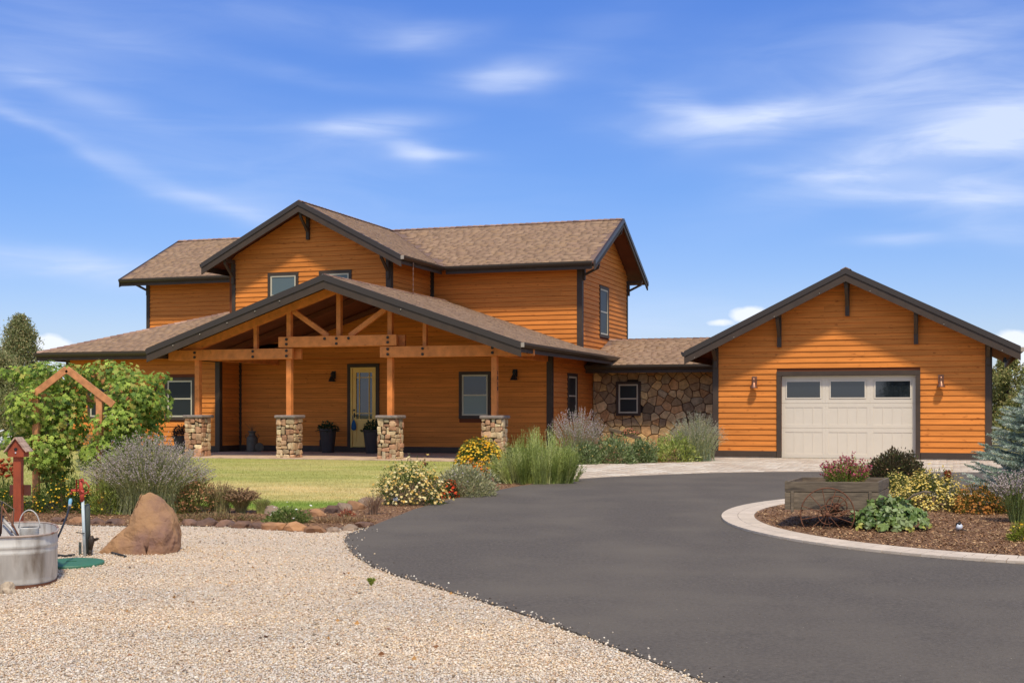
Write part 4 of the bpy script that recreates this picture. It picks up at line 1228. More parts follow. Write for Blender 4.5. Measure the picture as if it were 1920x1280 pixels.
plume_bush('feathery_shrub', 'narrow upright green shoots at the left of the feathery shrub', 'shrub', 952, 905, 52, 62, 14, 18, [(150, 164, 90), (130, 146, 72)])

YEL = [(226, 176, 40), (238, 196, 70), (214, 152, 30)]
mound('coreopsis_mound', 'round mound of golden yellow daisies at the foot of the rightmost stone pier', 'flowers', 902, 896, 106, 72, 4600, .055, .018, [(96, 114, 46), (82, 100, 40), (110, 126, 52)], [(760, .030, YEL, .22, .05)], group='flowering mounds of the lawn bed', amp=.05)
mound('marigold_clump', 'low clump of orange flowers below the golden daisies', 'flowers', 888, 904, 62, 34, 1100, .045, .014, [(96, 108, 44), (118, 104, 48)], [(210, .024, [(214, 122, 40), (204, 104, 38), (224, 150, 60)], .3, .08)], group='flowering mounds of the lawn bed')
mound('gray_sage_mound', 'grey green woolly leaved mound spilling onto the driveway edge', 'shrub', 872, 934, 118, 56, 4600, .055, .018, [(172, 166, 122), (154, 154, 106), (188, 180, 140), (134, 136, 92)], [(90, .016, [(168, 156, 158), (150, 138, 140)], .5, .08)], group='flowering mounds of the lawn bed')
mound('red_daisy_clump', 'small clump of vermilion red flowers between the cream flowers and the grey mound', 'flowers', 842, 936, 38, 34, 700, .04, .014, [(70, 86, 38), (88, 84, 40)], [(130, .024, [(204, 66, 36), (188, 52, 32), (216, 92, 46)], .05, .06)], group='flowering mounds of the lawn bed')
mound('yarrow_mound', 'wide mound of cream and pale yellow flower heads beside the lawn', 'flowers', 768, 950, 132, 78, 3400, .05, .012, [(88, 106, 50), (108, 118, 60), (72, 90, 42)], [(760, .026, [(222, 198, 128), (212, 178, 98), (226, 208, 150), (204, 164, 84)], .05, .16)], group='flowering mounds of the lawn bed')
mound('marigold_clump', 'few yellow flowers standing on the lawn edge behind the cream mound', 'flowers', 812, 904, 26, 12, 120, .03, .01, GREENS, [(40, .024, YEL, .3, .1)], group='flowering mounds of the lawn bed')
for (px, py, w_, h_, lb) in [(1092, 873, 66, 42, 'grey green leafy mound at the foot of the purple sage bush'), (1150, 872, 84, 50, 'wide grey green leafy mound in front of the stone wall'), (1204, 870, 56, 44, 'small grey green leafy mound below the tilted planter')]:
    mound('leafy_mound', lb, 'shrub', px, py, w_, h_, 2600, .07, .026, [(132, 144, 92), (108, 124, 74), (152, 158, 112), (94, 110, 62)], [(50, .022, [(206, 176, 80), (196, 160, 84)], .5, .05)], group='green mounds along the stone wall')
mound('leafy_mound', 'bright yellow green mound next to the silver sage by the garage', 'shrub', 1266, 868, 88, 50, 2600, .07, .026, [(172, 178, 92), (150, 162, 76), (192, 192, 118), (128, 142, 64)], [], group='green mounds along the stone wall')
mound('orange_shrub', 'low orange tinted plant between the tilted planter and the yellow green mound', 'shrub', 1222, 868, 30, 24, 500, .05, .016, [(166, 120, 66), (150, 130, 70)], [])
mound('seedhead_shrub', 'shrub with rusty brown flat seed heads right of the lavender', 'shrub', 372, 966, 84, 66, 2300, .05, .012, [(112, 112, 56), (96, 100, 46), (150, 116, 72)], [(300, .020, [(154, 108, 70), (168, 124, 84), (136, 92, 60)], .1, .14)])
spiky('dry_grass_clump', 'straw coloured dry clump between the brown seed heads and the lawn', 'grass clump', 452, 966, 82, 48, 300, [(162, 144, 100), (146, 128, 86), (126, 128, 72)], [(128, 128, 72), (150, 134, 84)], [(158, 126, 92)], leafn=6, ll=.04, lw=.006)
spiky('dry_grass_clump', 'thin straw tuft with red brown tips between the seed heads and the bare mulch', 'grass clump', 415, 966, 70, 62, 150, [(168, 150, 104), (150, 132, 88)], [(150, 150, 92), (132, 136, 78)], [(160, 130, 92)], leafn=8, ll=.045, lw=.006, bs=.5, droop=.0, fs=.006)
spiky('dry_grass_clump', 'low green and straw tuft at the corner of the lawn right of the dry clump', 'grass clump', 492, 966, 44, 34, 110, [(150, 148, 84)], [(132, 142, 66), (160, 150, 96)], None, leafn=8, ll=.04, lw=.006, bs=.5)
mound('groundcover_clump', 'flat dry brown groundcover in the bed behind the dark edging rocks', 'plant', 400, 980, 190, 12, 1500, .05, .010, [(150, 120, 84), (132, 104, 72), (118, 116, 66), (166, 140, 100)], [], depth=.3, nstem=4)
mound('groundcover_clump', 'flat tan groundcover in the bed between the two rows of rocks', 'plant', 640, 982, 120, 8, 900, .05, .010, [(164, 132, 94), (144, 112, 80), (178, 150, 110)], [], depth=.3, nstem=4)
mound('groundcover_clump', 'yellow green sprawling plant behind the red hydrant', 'plant', 196, 968, 60, 66, 1300, .05, .014, [(136, 146, 62), (118, 130, 50), (154, 160, 84)], [(12, .018, YEL, .1, .05)])
spiky('bare_twig_clump', 'bare reddish brown twig clump beside the driveway edge', 'twigs', 700, 968, 56, 42, 170, [(156, 128, 102), (136, 108, 86)], [(150, 120, 90)], None, leafn=3, ll=.025, lw=.008, sw=.009)
spiky('weed', 'small yellow green weed growing where the gravel meets the driveway', 'weed', 696, 1100, 18, 16, 40, [(140, 148, 60)], [(150, 156, 70), (120, 132, 50)], None, leafn=6, ll=.025, lw=.008)
mound('groundcover_clump', 'low green clump with tiny white flowers behind the edging rocks', 'plant', 540, 984, 84, 26, 1500, .04, .016, [(104, 122, 54), (130, 136, 76), (86, 104, 44)], [(12, .022, [(226, 222, 206)], .4, .5)])
mound('red_twig_sprig', 'small reddish sprig in the mulch left of the bare twigs', 'plant', 650, 972, 26, 14, 160, .05, .008, [(176, 96, 64), (150, 84, 56)], [])
mound('coreopsis_bed', 'dark green mat dotted with tiny yellow flowers under the arbor', 'flowers', 118, 964, 150, 66, 5200, .04, .010, [(70, 92, 32), (56, 76, 28), (88, 108, 42)], [(160, .018, YEL, .05, .05)], depth=.55)
mound('coreopsis_bed', 'dark green mat dotted with tiny yellow flowers left of the birdhouse post', 'flowers', 8, 964, 84, 52, 2600, .04, .010, [(74, 96, 36), (58, 78, 30), (92, 112, 46)], [(60, .018, YEL, .05, .05)], depth=.6)
spiky('blanket_flower', 'tall red and tan daisies at the left edge beside the birdhouse', 'flowers', 10, 940, 62, 76, 60, [(130, 124, 70)], [(110, 122, 56)], [(176, 66, 40), (150, 50, 34), (196, 140, 84)], leafn=6, ll=.04, lw=.01, fl_part=.05, fs=.022)
mound('sage_brush', 'grey green sage bush on the lawn seen between the two vines', 'shrub', 178, 884, 70, 78, 1500, .07, .016, [(134, 140, 104), (112, 122, 80)], [])
# island
mound('barberry_shrub', 'dark purple green rounded shrub behind the wooden wagon', 'shrub', 1680, 925, 124, 76, 8500, .05, .028, [(84, 72, 48), (70, 62, 44), (100, 84, 54), (76, 84, 44)], [(60, .016, [(196, 150, 116)], .2, .05)], amp=.08)
mound('golden_yarrow', 'broad mound of pale yellow flowers behind the big leaved plant', 'flowers', 1745, 964, 128, 72, 4200, .045, .012, [(104, 112, 44), (122, 124, 58), (86, 96, 38)], [(1500, .019, [(226, 198, 104), (212, 180, 86), (234, 212, 134), (190, 166, 84)], .0, .14)])
mound('golden_yarrow', 'small spread of pale yellow flowers tucked against the wagon end', 'flowers', 1682, 946, 60, 56, 1600, .045, .012, [(112, 122, 60), (92, 104, 48)], [(420, .018, [(222, 200, 104), (210, 190, 110)], .05, .10)])
mound('bronze_sedum', 'low bronze orange clump left of the lavender by the spruce', 'flowers', 1836, 970, 102, 52, 3000, .045, .014, [(122, 110, 44), (96, 100, 40), (150, 116, 56)], [(480, .020, [(172, 112, 52), (156, 98, 44), (190, 132, 62)], .1, .08)])
mound('yellow_groundcover', 'yellow green low clump at the right edge of the island mulch', 'plant', 1918, 1024, 54, 40, 1300, .04, .012, [(140, 144, 54), (116, 126, 44)], [(12, .02, YEL, .2, .1)])
spiky('red_celosia', 'single upright dark red flower spike above the pale yellow mound', 'flowers', 1777, 925, 16, 42, 14, [(120, 110, 60)], [(128, 112, 60)], [(152, 56, 40), (130, 44, 34)], leafn=6, ll=.04, lw=.012, fl_part=.45, fs=.024, spread=.4)


# ---- vine covered arbor
def grape_leaf():
    a = []
    tips = [(-150, .55), (-112, .78), (-80, .50), (-48, .98), (-22, .62), (0, 1.1), (22, .62), (48, .98), (80, .50), (112, .78), (150, .55)]
    v = [(0, 0, 0)]
    for deg, r in tips:
        t = math.radians(deg); v.append((math.sin(t) * r * .55, math.cos(t) * r * .55 + .1, -.10 * r * r + .05 * abs(math.sin(t * 3))))
    return v, [(0, i, i + 1) for i in range(1, len(v) - 1)]


GL = grape_leaf()
VPAL = [(128, 148, 56), (106, 130, 46), (154, 168, 72), (84, 108, 40), (116, 136, 50)]


def leaf_me(name, shape, material, col):
    me = bpy.data.meshes.new(name); me.from_pydata(shape[0], [], shape[1]); me.materials.append(material)
    ca = me.color_attributes.new('tone', 'FLOAT_COLOR', 'POINT')
    ca.data.foreach_set('color', np.array([tuple(col) + (1,)] * len(shape[0]), np.float32).ravel())
    return me


GMES = [leaf_me('leaf', GL, M['leaf'], tuple(c)) for c in pick(VPAL, 7, .12)]


def vine(label, blobs, base_px, n_each, ends):
    t0 = 19.6
    bx_, by_ = G(*base_px)
    root = thing('grape_vine', label, 'vine', (bx_, by_ + .3, gz(by_ + .3)), 0, 'grape vines trained over the arbor')
    o = np.array(root.location)
    P = []; D = []
    for (px, py, rx, ry, dy) in blobs:
        t = t0 + dy; c = np.array([(px - 960) / F * t, t, CAMZ - (py - HY) / F * t]); r = np.array([rx * t / F, .5, ry * t / F])
        n = int(n_each * rx * ry / 2000)
        d = rng.normal(size=(n, 3)); d /= np.linalg.norm(d, axis=1, keepdims=True)
        P.append(c + d * r * (.55 + .5 * rng.random((n, 1)) ** .8)); D.append(d)
    P = np.concatenate(P); D = np.concatenate(D)
    n = len(P)
    # leaves hang with their faces outward and tips down
    nrm = D + np.array([0, -.25, .55]) + rng.normal(0, .38, (n, 3)); nrm /= np.linalg.norm(nrm, axis=1, keepdims=True)
    dn = np.array([0, 0, -1.0]) + rng.normal(0, .45, (n, 3)); y = dn - (dn * nrm).sum(1, keepdims=True) * nrm; y /= np.linalg.norm(y, axis=1, keepdims=True)
    x = np.cross(y, nrm); R = np.stack([x, y, nrm], 2)
    s_ = rng.uniform(.065, .118, n)
    order = np.argsort(P[:, 1] - .6 * D[:, 2] * 0 + rng.random(n) * .25)
    near, rest = order[:290], order[290:]
    scatter('foliage', *GL, P[rest] - o, R[rest], s_[rest], M['leaf'], root, pick(VPAL + [(156, 150, 70)], len(rest), .14), kind='stuff')
    for i in near:
        lo = bpy.data.objects.new('leaf', GMES[i % len(GMES)]); link(lo, root)
        m4 = Matrix([list(R[i][0] * s_[i]) + [P[i][0] - o[0]], list(R[i][1] * s_[i]) + [P[i][1] - o[1]], list(R[i][2] * s_[i]) + [P[i][2] - o[2]], [0, 0, 0, 1]])
        lo.matrix_basis = m4
    mb = MB()
    for (px, py, dy) in ends:
        t = t0 + dy; e = Vector(((px - 960) / F * t - o[0], t - o[1], CAMZ - (py - HY) / F * t - o[2]))
        j = [Vector((random.uniform(-.06, .06), random.uniform(-.06, .06), 0)), e * .3 + Vector((random.uniform(-.1, .1), .05, .12)), e * .7 + Vector((random.uniform(-.1, .1), 0, .08)), e]
        mb.tube(j, [.028, .022, .016, .008], 7)
    mb.build('trunk', M['bark'], root, smooth=True)
    return root


VN = 500
vine('leafy green grape vine on the left post of the arbor', [(95, 706, 72, 30, .3), (60, 765, 50, 46, -.45), (118, 790, 46, 58, -.1), (42, 826, 38, 30, -.3), (84, 845, 50, 42, -.5), (105, 878, 30, 24, 0), (28, 700, 24, 14, .2), (140, 740, 40, 34, .5)],
     (92, 944), VN, [(90, 740, 0), (60, 800, 0), (120, 720, .3), (110, 800, .2), (40, 830, 0)])
vine('leafy green grape vine on the right side of the arbor, in front of the house', [(205, 702, 62, 28, .6), (250, 744, 56, 48, -.1), (218, 800, 46, 46, -.4), (286, 760, 34, 46, .3), (202, 848, 36, 36, -.5), (262, 812, 40, 34, .2), (300, 706, 18, 10, .2), (176, 850, 22, 22, .1)],
     (205, 946), VN, [(230, 740, .2), (270, 760, .3), (200, 820, 0), (300, 708, .2), (185, 700, .5)])


def arbor():
    x0, y0 = G(68, 957); x1, y1 = G(187, 957)
    xc, yc = (x0 + x1) / 2, (y0 + y1) / 2
    root = thing('garden_arbor', 'gabled cedar garden arbor overgrown by green vines', 'arbor', (xc, yc, gz(yc)))
    hw_ = (x1 - x0) / 2; P = .09; H = 1.82
    zt = lambda py: CAMZ - (py - HY) / F * yc - gz(yc)
    H = zt(735)
    for dy in (0, 1.05):
        for sx in (-1, 1):
            MB().box(sx * hw_ - P / 2, sx * hw_ + P / 2, dy - P / 2, dy + P / 2, 0, H).build('post', M['arbor'], root, bevel=.005)
        pk = zt(692); ex = .22
        for sx in (-1, 1):
            MB().bar((0, dy - .05, pk), (sx * (hw_ + ex), dy - .05, pk - (pk - H + .02) * (hw_ + ex) / hw_), .04, .10).build('rafter', M['arbor'], root, bevel=.004)
        MB().box(-hw_, hw_, dy - .02, dy + .02, H - .14, H - .04).build('cross_beam', M['arbor'], root) if dy else None
    for sx in (-1, 1):
        MB().box(sx * hw_ - .02, sx * hw_ + .02, -.05, 1.1, H - .12, H - .02).build('side_rail', M['arbor'], root)
        for k in range(3): MB().box(sx * hw_ - .012, sx * hw_ + .012, 0, 1.05, .4 + k * .4, .44 + k * .4).build('slat', M['arbor'], root)


arbor()


# ---- conifers
def spruce(px, py, R_, H):
    x, y = G(px, py)
    root = thing('blue_spruce', 'silvery blue spruce at the right edge of the island', 'tree', (x, y, gz(y)))
    MB().tube([(0, 0, 0), (0, 0, H)], [.07, .01], 8).build('trunk', M['bark'], root)
    A = []; B = []; tw0 = []; tw1 = []
    for i in range(300):
        h = .04 + (H - .08) * (i / 300) ** 1.1; a = i * 2.39996 + random.uniform(-.2, .2)
        L_ = (R_ * (1 - h / H) ** .85 + .05) * random.uniform(.82, 1.08)
        d = np.array([math.cos(a), math.sin(a), .05]); p0 = np.array([0, 0, h]); p1 = p0 + d * L_ + np.array([0, 0, random.uniform(.05, .35) * L_])
        A.append(p0); B.append(p1)
        sdv = np.array([-math.sin(a), math.cos(a), 0])
        nt = max(4, int(L_ / .045))
        for k in range(nt):
            f = .25 + .75 * k / nt; q = p0 + (p1 - p0) * f; s_ = 1 if k % 2 else -1
            l2 = (.10 + .16 * (1 - f)) * random.uniform(.7, 1.2)
            dd = d * .8 + sdv * s_ * .75 + np.array([0, 0, random.uniform(-.1, .25)]); dd /= np.linalg.norm(dd)
            tw0.append(q); tw1.append(q + dd * l2)
        tw0.append(p1 - d * .05); tw1.append(p1 + d * .10 + np.array([0, 0, .02]))
    A, B, tw0, tw1 = map(np.array, (A, B, tw0, tw1))
    ribbons('branches', A, (A + B) / 2 - np.array([0, 0, .03]), B, np.full(len(A), .018), M['stem'], root, pick([(92, 78, 62)], len(A)))
    nn = 70; m_ = len(tw0) * nn; idx = np.repeat(np.arange(len(tw0)), nn); t = rng.random(m_)[:, None]
    P = tw0[idx] + (tw1[idx] - tw0[idx]) * t
    ax = tw1[idx] - tw0[idx]; ax /= np.linalg.norm(ax, axis=1, keepdims=True)
    rd = rng.normal(size=(m_, 3)); rd -= (rd * ax).sum(1, keepdims=True) * ax; rd /= np.linalg.norm(rd, axis=1, keepdims=True)
    s_ = rng.uniform(.028, .042, m_)
    tone = pick([(184, 196, 172), (164, 178, 154), (204, 210, 190), (144, 160, 136)], len(tw0), .1)[idx]
    scatter('needles', *NEEDLE, P, basis(rd * .8 + ax * .75), np.stack([np.full(m_, .0075), s_, s_], 1), M['needle'], root, tone)


spruce(1968, 962, 1.16, 2.05)


def juniper(label, px, t, h, wd, n=90, tip=.55, pal=None, lean=0, group='juniper trees beyond the house'):
    x = (px - 960) / F * t; root = thing('juniper_tree', label, 'tree', (x, t, gz(t)), 0, group)
    MB().tube([(0, 0, 0), (.05, 0, h * .35), (lean * .5, .05, h * .7), (lean, 0, h * .97)], [.16, .12, .07, .015], 8).build('trunk', M['bark'], root, smooth=True)
    cs = []; mb = MB()
    for i in range(n):
        f = (i + .5) / n; z = h * (.10 + .88 * f)
        rr = wd / 2 * (1 - f) ** tip * (.55 + .45 * math.sin(i * 1.7) ** 2) * random.uniform(.5, 1.1) + .05
        a = random.uniform(0, 6.28); c = (lean * f + math.cos(a) * rr, math.sin(a) * rr, z)
        cs.append(c + (wd * .115 * random.uniform(.7, 1.3) * (1.15 - .6 * f),))
        mb.tube([(lean * f * .8, 0, z - rr * .35), c[:3]], [.025, .008], 5)
    mb.build('limbs', M['bark'], root)
    P = []
    for c in cs:
        k = 210; d = rng.normal(size=(k, 3)); d /= np.linalg.norm(d, axis=1, keepdims=True)
        P.append(np.array(c[:3]) + d * c[3] * np.array([1.1, 1.1, 1.25]) * (.3 + .8 * rng.random((k, 1))))
    P = np.concatenate(P); P[:, 2] = np.maximum(P[:, 2], .05); k = len(P)
    s_ = rng.uniform(.06, .12, k)
    pal = pal or [(138, 142, 92), (118, 124, 76), (160, 158, 112), (98, 106, 64), (160, 144, 98)]
    scatter('crown', *LEAF, P, basis(rng.normal(size=(k, 3)) + np.array([0, 0, .9])), np.stack([s_ * .42, s_, s_], 1), M['leaf'], root, pick(pal, k, .16))


juniper('tallest ragged juniper tree at the left edge of the picture', 38, 50, 4.85, 4.2, 190, .85)
juniper('bushy juniper low behind the left vine', -8, 46, 3.3, 3.8, 110, .5)
juniper('short round juniper right of the tall ragged one', 82, 56, 2.9, 3.0, 80, .5)
juniper('olive juniper showing just right of the garage corner', 1892, 44, 3.05, 2.4, 100, .5, [(140, 142, 80), (116, 122, 66), (162, 158, 98), (98, 106, 58), (164, 146, 92)])
juniper('olive juniper at the right edge behind the garage eave', 1958, 41, 2.9, 2.4, 90, .5, [(142, 144, 84), (118, 124, 68), (162, 160, 100), (98, 106, 58)])


juniper('tall dark juniper standing behind the viewpoint, mirrored in the garage door glass', 0, 14, 4.6, 4.2, 90, .5, [(70, 78, 44), (56, 64, 38)], group='juniper trees behind the viewpoint')
bpy.data.objects[[o.name for o in bpy.data.objects if o.get('group') == 'juniper trees behind the viewpoint'][0]].location = (*UV(-3.1, -15), -.88)

# ---- rocks
def rock(name, label, cat, x, y, sx, sy, sz, seed, group=None, m_='rock', rot=None, dz=0, sub=3, parent=None, am=.38):
    bm = bmesh.new(); bmesh.ops.create_icosphere(bm, subdivisions=sub, radius=1)
    for v in bm.verts:
        p = v.co.copy(); n_ = mnoise.noise(p * 1.1 + Vector((seed * 3.1, seed, 0))) * am * 1.3 + mnoise.noise(p * 2.7 + Vector((seed, 9, seed))) * am * .5
        # facet: pull towards a few random planes
        v.co = p * (1 + n_)
        v.co.x *= sx; v.co.y *= sy; v.co.z = max(v.co.z, -.35) * sz
    me = bpy.data.meshes.new(name); bm.to_mesh(me); bm.free(); me.materials.append(M[m_])
    o = bpy.data.objects.new(name, me); link(o)
    o.location = (x, y, gz(y) + .35 * sz * .5 + dz); o.rotation_euler = (0, 0, seed * 1.7 if rot is None else rot)
    tag(o, label, cat, group)
    return o


M['rock_tan'] = mat('tan_rock', srgb(170, 124, 82), rough=.9, noise=.3, nscale=5, bump=.8, bscale=14, bdist=.02, objrand=.15, col2=srgb(132, 96, 68))
M['boulder'] = mat('boulder_rock', srgb(158, 120, 84), rough=.9, spec=.2, noise=.3, nscale=2.6, detail=8, bump=.9, bscale=7, bdist=.05, col2=srgb(170, 130, 90), stain=(srgb(128, 96, 80), 2.6, .46, .66, (1, 1, .8)))
M['palestone'] = mat('pale_stone', srgb(176, 156, 128), rough=.9, noise=.25, nscale=12, bump=.7, bscale=20)
M['greyrock'] = mat('grey_rock', srgb(142, 120, 98), rough=.9, noise=.25, nscale=6, bump=.8, bscale=14, bdist=.02)
random.seed(31)
edge_rocks = []
pxs = [104, 138, 170, 204, 238]; x = 104
lab = ['dark brown edging rock', 'tan edging rock', 'grey brown edging rock']
anch = [(104, 980, 'near the green post'), (142, 982, 'behind the red hydrant'), (176, 984, 'just right of the hydrant'), (212, 985, 'left of the big boulder'), (352, 986, 'right beside the boulder'), (386, 988, 'second right of the boulder'),
        (420, 989, 'below the brown seed heads'), (452, 991, 'below the straw clump'), (482, 992, 'right of the straw clump'), (512, 995, 'left of the rounded tan rock'), (552, 997, 'at the low green clump'), (590, 1000, 'right of the low green clump'),
        (622, 999, 'where the gravel narrows'), (652, 996, 'near the driveway edge'), (678, 990, 'last before the driveway')]
for i, (px, py, wh) in enumerate(anch):
    x, y = G(px, py); kind_ = 'rock_tan' if i in (1, 10, 9, 11) else ('greyrock' if i in (12, 13) else 'rock')
    nm = {'rock_tan': 'flat tan edging rock', 'greyrock': 'flat grey edging rock', 'rock': 'flat dark brown edging rock'}[kind_]
    s_ = random.uniform(.75, 1.2) * (1.25 if i == 10 else 1) * (.75 if i > 11 else 1)
    rock('edging_rock', nm + ' ' + wh, 'rock', x, y + .12, .155 * s_, .11, .085 * s_, 2.3 + i * 1.37, 'edging rocks between gravel and planting bed', kind_, rot=random.uniform(-.25, .25), sub=2)
for i, (px, py, wh) in enumerate([(508, 966, 'by the white flowers'), (590, 970, 'leaning at the lawn corner'), (622, 964, 'dark one left of the grey pair'), (642, 960, 'grey one on the lawn edge'), (664, 957, 'tan one before the bare twigs'), (686, 950, 'behind the bare twigs')]):
    x, y = G(px, py); kind_ = ('greyrock', 'rock_tan', 'rock', 'greyrock', 'rock_tan', 'greyrock')[i]
    rock('edging_rock', {'rock_tan': 'tan', 'greyrock': 'grey', 'rock': 'dark'}[kind_] + ' rock on the inner side of the bed, ' + wh, 'rock', x, y + .1, .14, .10, .11, 7.7 + i * 2.1, 'edging rocks along the lawn', kind_, rot=random.uniform(-.3, .3), sub=2)


def boulder():
    t = 14.35; x0 = (262 - 960) / F * t; H0 = gz(t)
    def W(px, py, d): return Vector(((px - 960) / F * t - x0, d, CAMZ - (py - HY) / F * t - H0))
    hulls = [
        [(236, 1042, -.20), (246, 1040, .26), (322, 1038, -.16), (328, 1036, .22), (330, 1000, -.10), (331, 992, .2), (324, 962, -.02), (318, 950, .16), (302, 934, .02), (290, 923, .08), (278, 920, .05), (262, 927, .00),
         (256, 948, -.05), (250, 966, .14), (233, 1000, -.12), (266, 975, -.17), (300, 985, -.20), (276, 1010, -.25), (258, 950, .15)],
        [(184, 1041, -.10), (190, 1040, .16), (250, 1043, -.30), (292, 1043, -.30), (270, 985, -.12), (250, 972, -.02), (226, 1000, -.10), (206, 1014, .0), (240, 1010, .2), (282, 1012, -.27), (196, 1026, -.13)],
        [(286, 1043, -.27), (318, 1042, -.26), (334, 1030, -.05), (333, 985, -.06), (322, 966, -.10), (300, 972, -.16), (291, 1000, -.26), (316, 1000, -.26), (333, 1000, .2), (310, 1040, .2)]]
    out = bmesh.new()
    for k, hp in enumerate(hulls):
        bm = bmesh.new()
        for p in hp: bm.verts.new(W(*p))
        r = bmesh.ops.convex_hull(bm, input=bm.verts[:])
        bmesh.ops.delete(bm, geom=[v for v in bm.verts if not v.link_faces], context='VERTS')
        bmesh.ops.bevel(bm, geom=bm.edges[:], offset=.016, segments=2, affect='EDGES', profile=.6)
        bmesh.ops.triangulate(bm, faces=bm.faces[:])
        for _ in range(3): bmesh.ops.subdivide_edges(bm, edges=[e for e in bm.edges if e.calc_length() > .035], cuts=1)
        bmesh.ops.triangulate(bm, faces=bm.faces[:])
        bm.normal_update()
        for v in bm.verts:
            p = v.co
            dd = mnoise.noise(p * 5 + Vector((k * 3, 1, 2))) * .030 + mnoise.noise(p * 13) * .013 + mnoise.noise(p * 31) * .006
            v.co = p + v.normal * dd
        me = bpy.data.meshes.new('tmp'); bm.to_mesh(me); bm.free(); out.from_mesh(me); bpy.data.meshes.remove(me)
    me = bpy.data.meshes.new('boulder'); out.to_mesh(me); out.free(); me.materials.append(M['boulder'])
    o = bpy.data.objects.new('boulder', me); link(o); o.location = (x0, t, H0 - .02)
    tag(o, 'large brown pointed boulder standing on the gravel', 'boulder')


boulder()
rock('pale_rock', 'small pale pitted stone at the foot of the metal tub', 'rock', *G(16, 1112), .09, .07, .085, 3.3, None, 'palestone', sub=3)


# ---- galvanized tub and what stands in it
M['rim'] = mat('worn_rim', srgb(170, 150, 132), rough=.6, noise=.2, nscale=6, stain=(srgb(128, 78, 54), 5, .5, .62, (1, 1, 1)))


def tub():
    cx, cy = -4.86, 12.45; rx, ry = .42, .80; z0 = gz(cy) - .03; H = .52
    root = thing('stock_tub', 'galvanized metal stock tub filled with rusty garden tools on the gravel', 'tub', (cx, cy, z0), math.radians(21))
    n = 56
    def ring(k, z, pw=2.8):
        out = []
        for i in range(n):
            th = 2 * math.pi * i / n; c_, s_ = math.cos(th), math.sin(th); q = 1 / (abs(c_) ** pw + abs(s_) ** pw) ** (1 / pw)
            out.append((c_ * q * rx * k, s_ * q * ry * k, z))
        return out
    prof = [(.955, 0), (.97, .05), (.985, .075), (.975, .10), (.985, .115), (.985, .33), (.997, .345), (.985, .36), (.985, .39), (1.0, .405), (.985, .42), (.99, .50)]
    vs = []
    for k, z in prof: vs += ring(k, z)
    def loft(rows): return [(i * n + k, i * n + (k + 1) % n, (i + 1) * n + (k + 1) % n, (i + 1) * n + k) for i in range(rows - 1) for k in range(n)]
    MB().add(vs, loft(len(prof))).build('side_wall', M['galv'], root, smooth=True)
    inner = ring(.975, .50) + ring(.955, .12); MB().add(inner, loft(2) + [tuple(range(n, 2 * n))]).build('inner_wall', M['galv'], root, smooth=True)
    pts = [Vector(p) for p in ring(.995, .505)]
    MB().tube(pts + [pts[0]], .010, 8).build('rolled_rim', M['rim'], root, smooth=True)
    soil = ring(.95, .36); MB().add(soil, [tuple(range(n))]).build('soil', M['mulch'], root)
    MB().add(ring(.975, .0) + ring(.985, .055), loft(2)).build('rust_stain', M['rust'], root)
    zt = z0 + .36
    def place(px, t): return ((px - 960) / F * t, t)
    # watering can
    x, y = place(55, 12.1)
    wc = thing('watering_can', 'ribbed galvanized watering can with a high hoop handle, inside the metal tub', 'watering can', (x, y, zt))
    pr = [(.001, 0), (.088, 0)]
    for k in range(8): pr += [(.09, .012 + k * .022), (.084, .023 + k * .022)]
    pr += [(.09, .19), (.082, .20), (.08, .20)]
    b = MB(); b.lathe(pr, 28); b.build('body', M['galv'], wc, smooth=True)
    hoop = [(.0 + .10 * math.cos(a), 0, .19 + .17 * math.sin(a)) for a in np.linspace(0, math.pi, 14)]
    MB().tube(hoop, .006, 8).build('handle', M['galv'], wc, smooth=True)
    MB().tube([(-.08, 0, .03), (-.17, -.02, .14), (-.24, -.03, .22)], [.022, .014, .010], 10).build('spout', M['galv'], wc, smooth=True)
    # tools
    def tool(name, label, parts):
        t = thing(name, label, 'garden tool', (cx, cy, zt), 0, 'old tools in the metal tub')
        for nm, pts_, r_, mm in parts: MB().tube([((px - 960) / F * tt - cx, tt - cy, CAMZ - (py - HY) / F * tt - zt) for px, py, tt in pts_], r_, 8).build(nm, M[mm], t, smooth=True)
    tool('shovel_handle', 'thin grey pole leaning diagonally in the metal tub', [('pole', [(-30, 925, 12.4), (8, 942, 12.35), (26, 954, 12.3), (24, 990, 12.3)], .006, 'greywood')])
    tool('rusty_rod', 'long rusty rod slanting across the front of the metal tub', [('rod', [(4, 948, 12.0), (20, 975, 12.0), (38, 1010, 11.95)], .008, 'rust'), ('tip', [(4, 948, 12.0), (2, 1000, 12.0)], .007, 'rust')])
    tool('rusty_rod', 'upright rusty stake left of the watering can', [('rod', [(24, 958, 12.15), (21, 1012, 12.1)], .008, 'rust')])
    tool('metal_bar', 'flat pale metal bar leaning in the metal tub', [('bar', [(4, 972, 12.05), (38, 1008, 12.0)], .016, 'galv')])
    tool('hoe', 'black hoe blade showing over the left rim of the metal tub', [('blade', [(-14, 962, 12.2), (5, 972, 12.2)], .03, 'black'), ('shaft', [(4, 940, 12.2), (0, 1008, 12.1)], .009, 'black')])


tub()


M['palewood'] = mat('pale_shingle_wood', srgb(178, 148, 124), rough=.85, noise=.25, nscale=14)


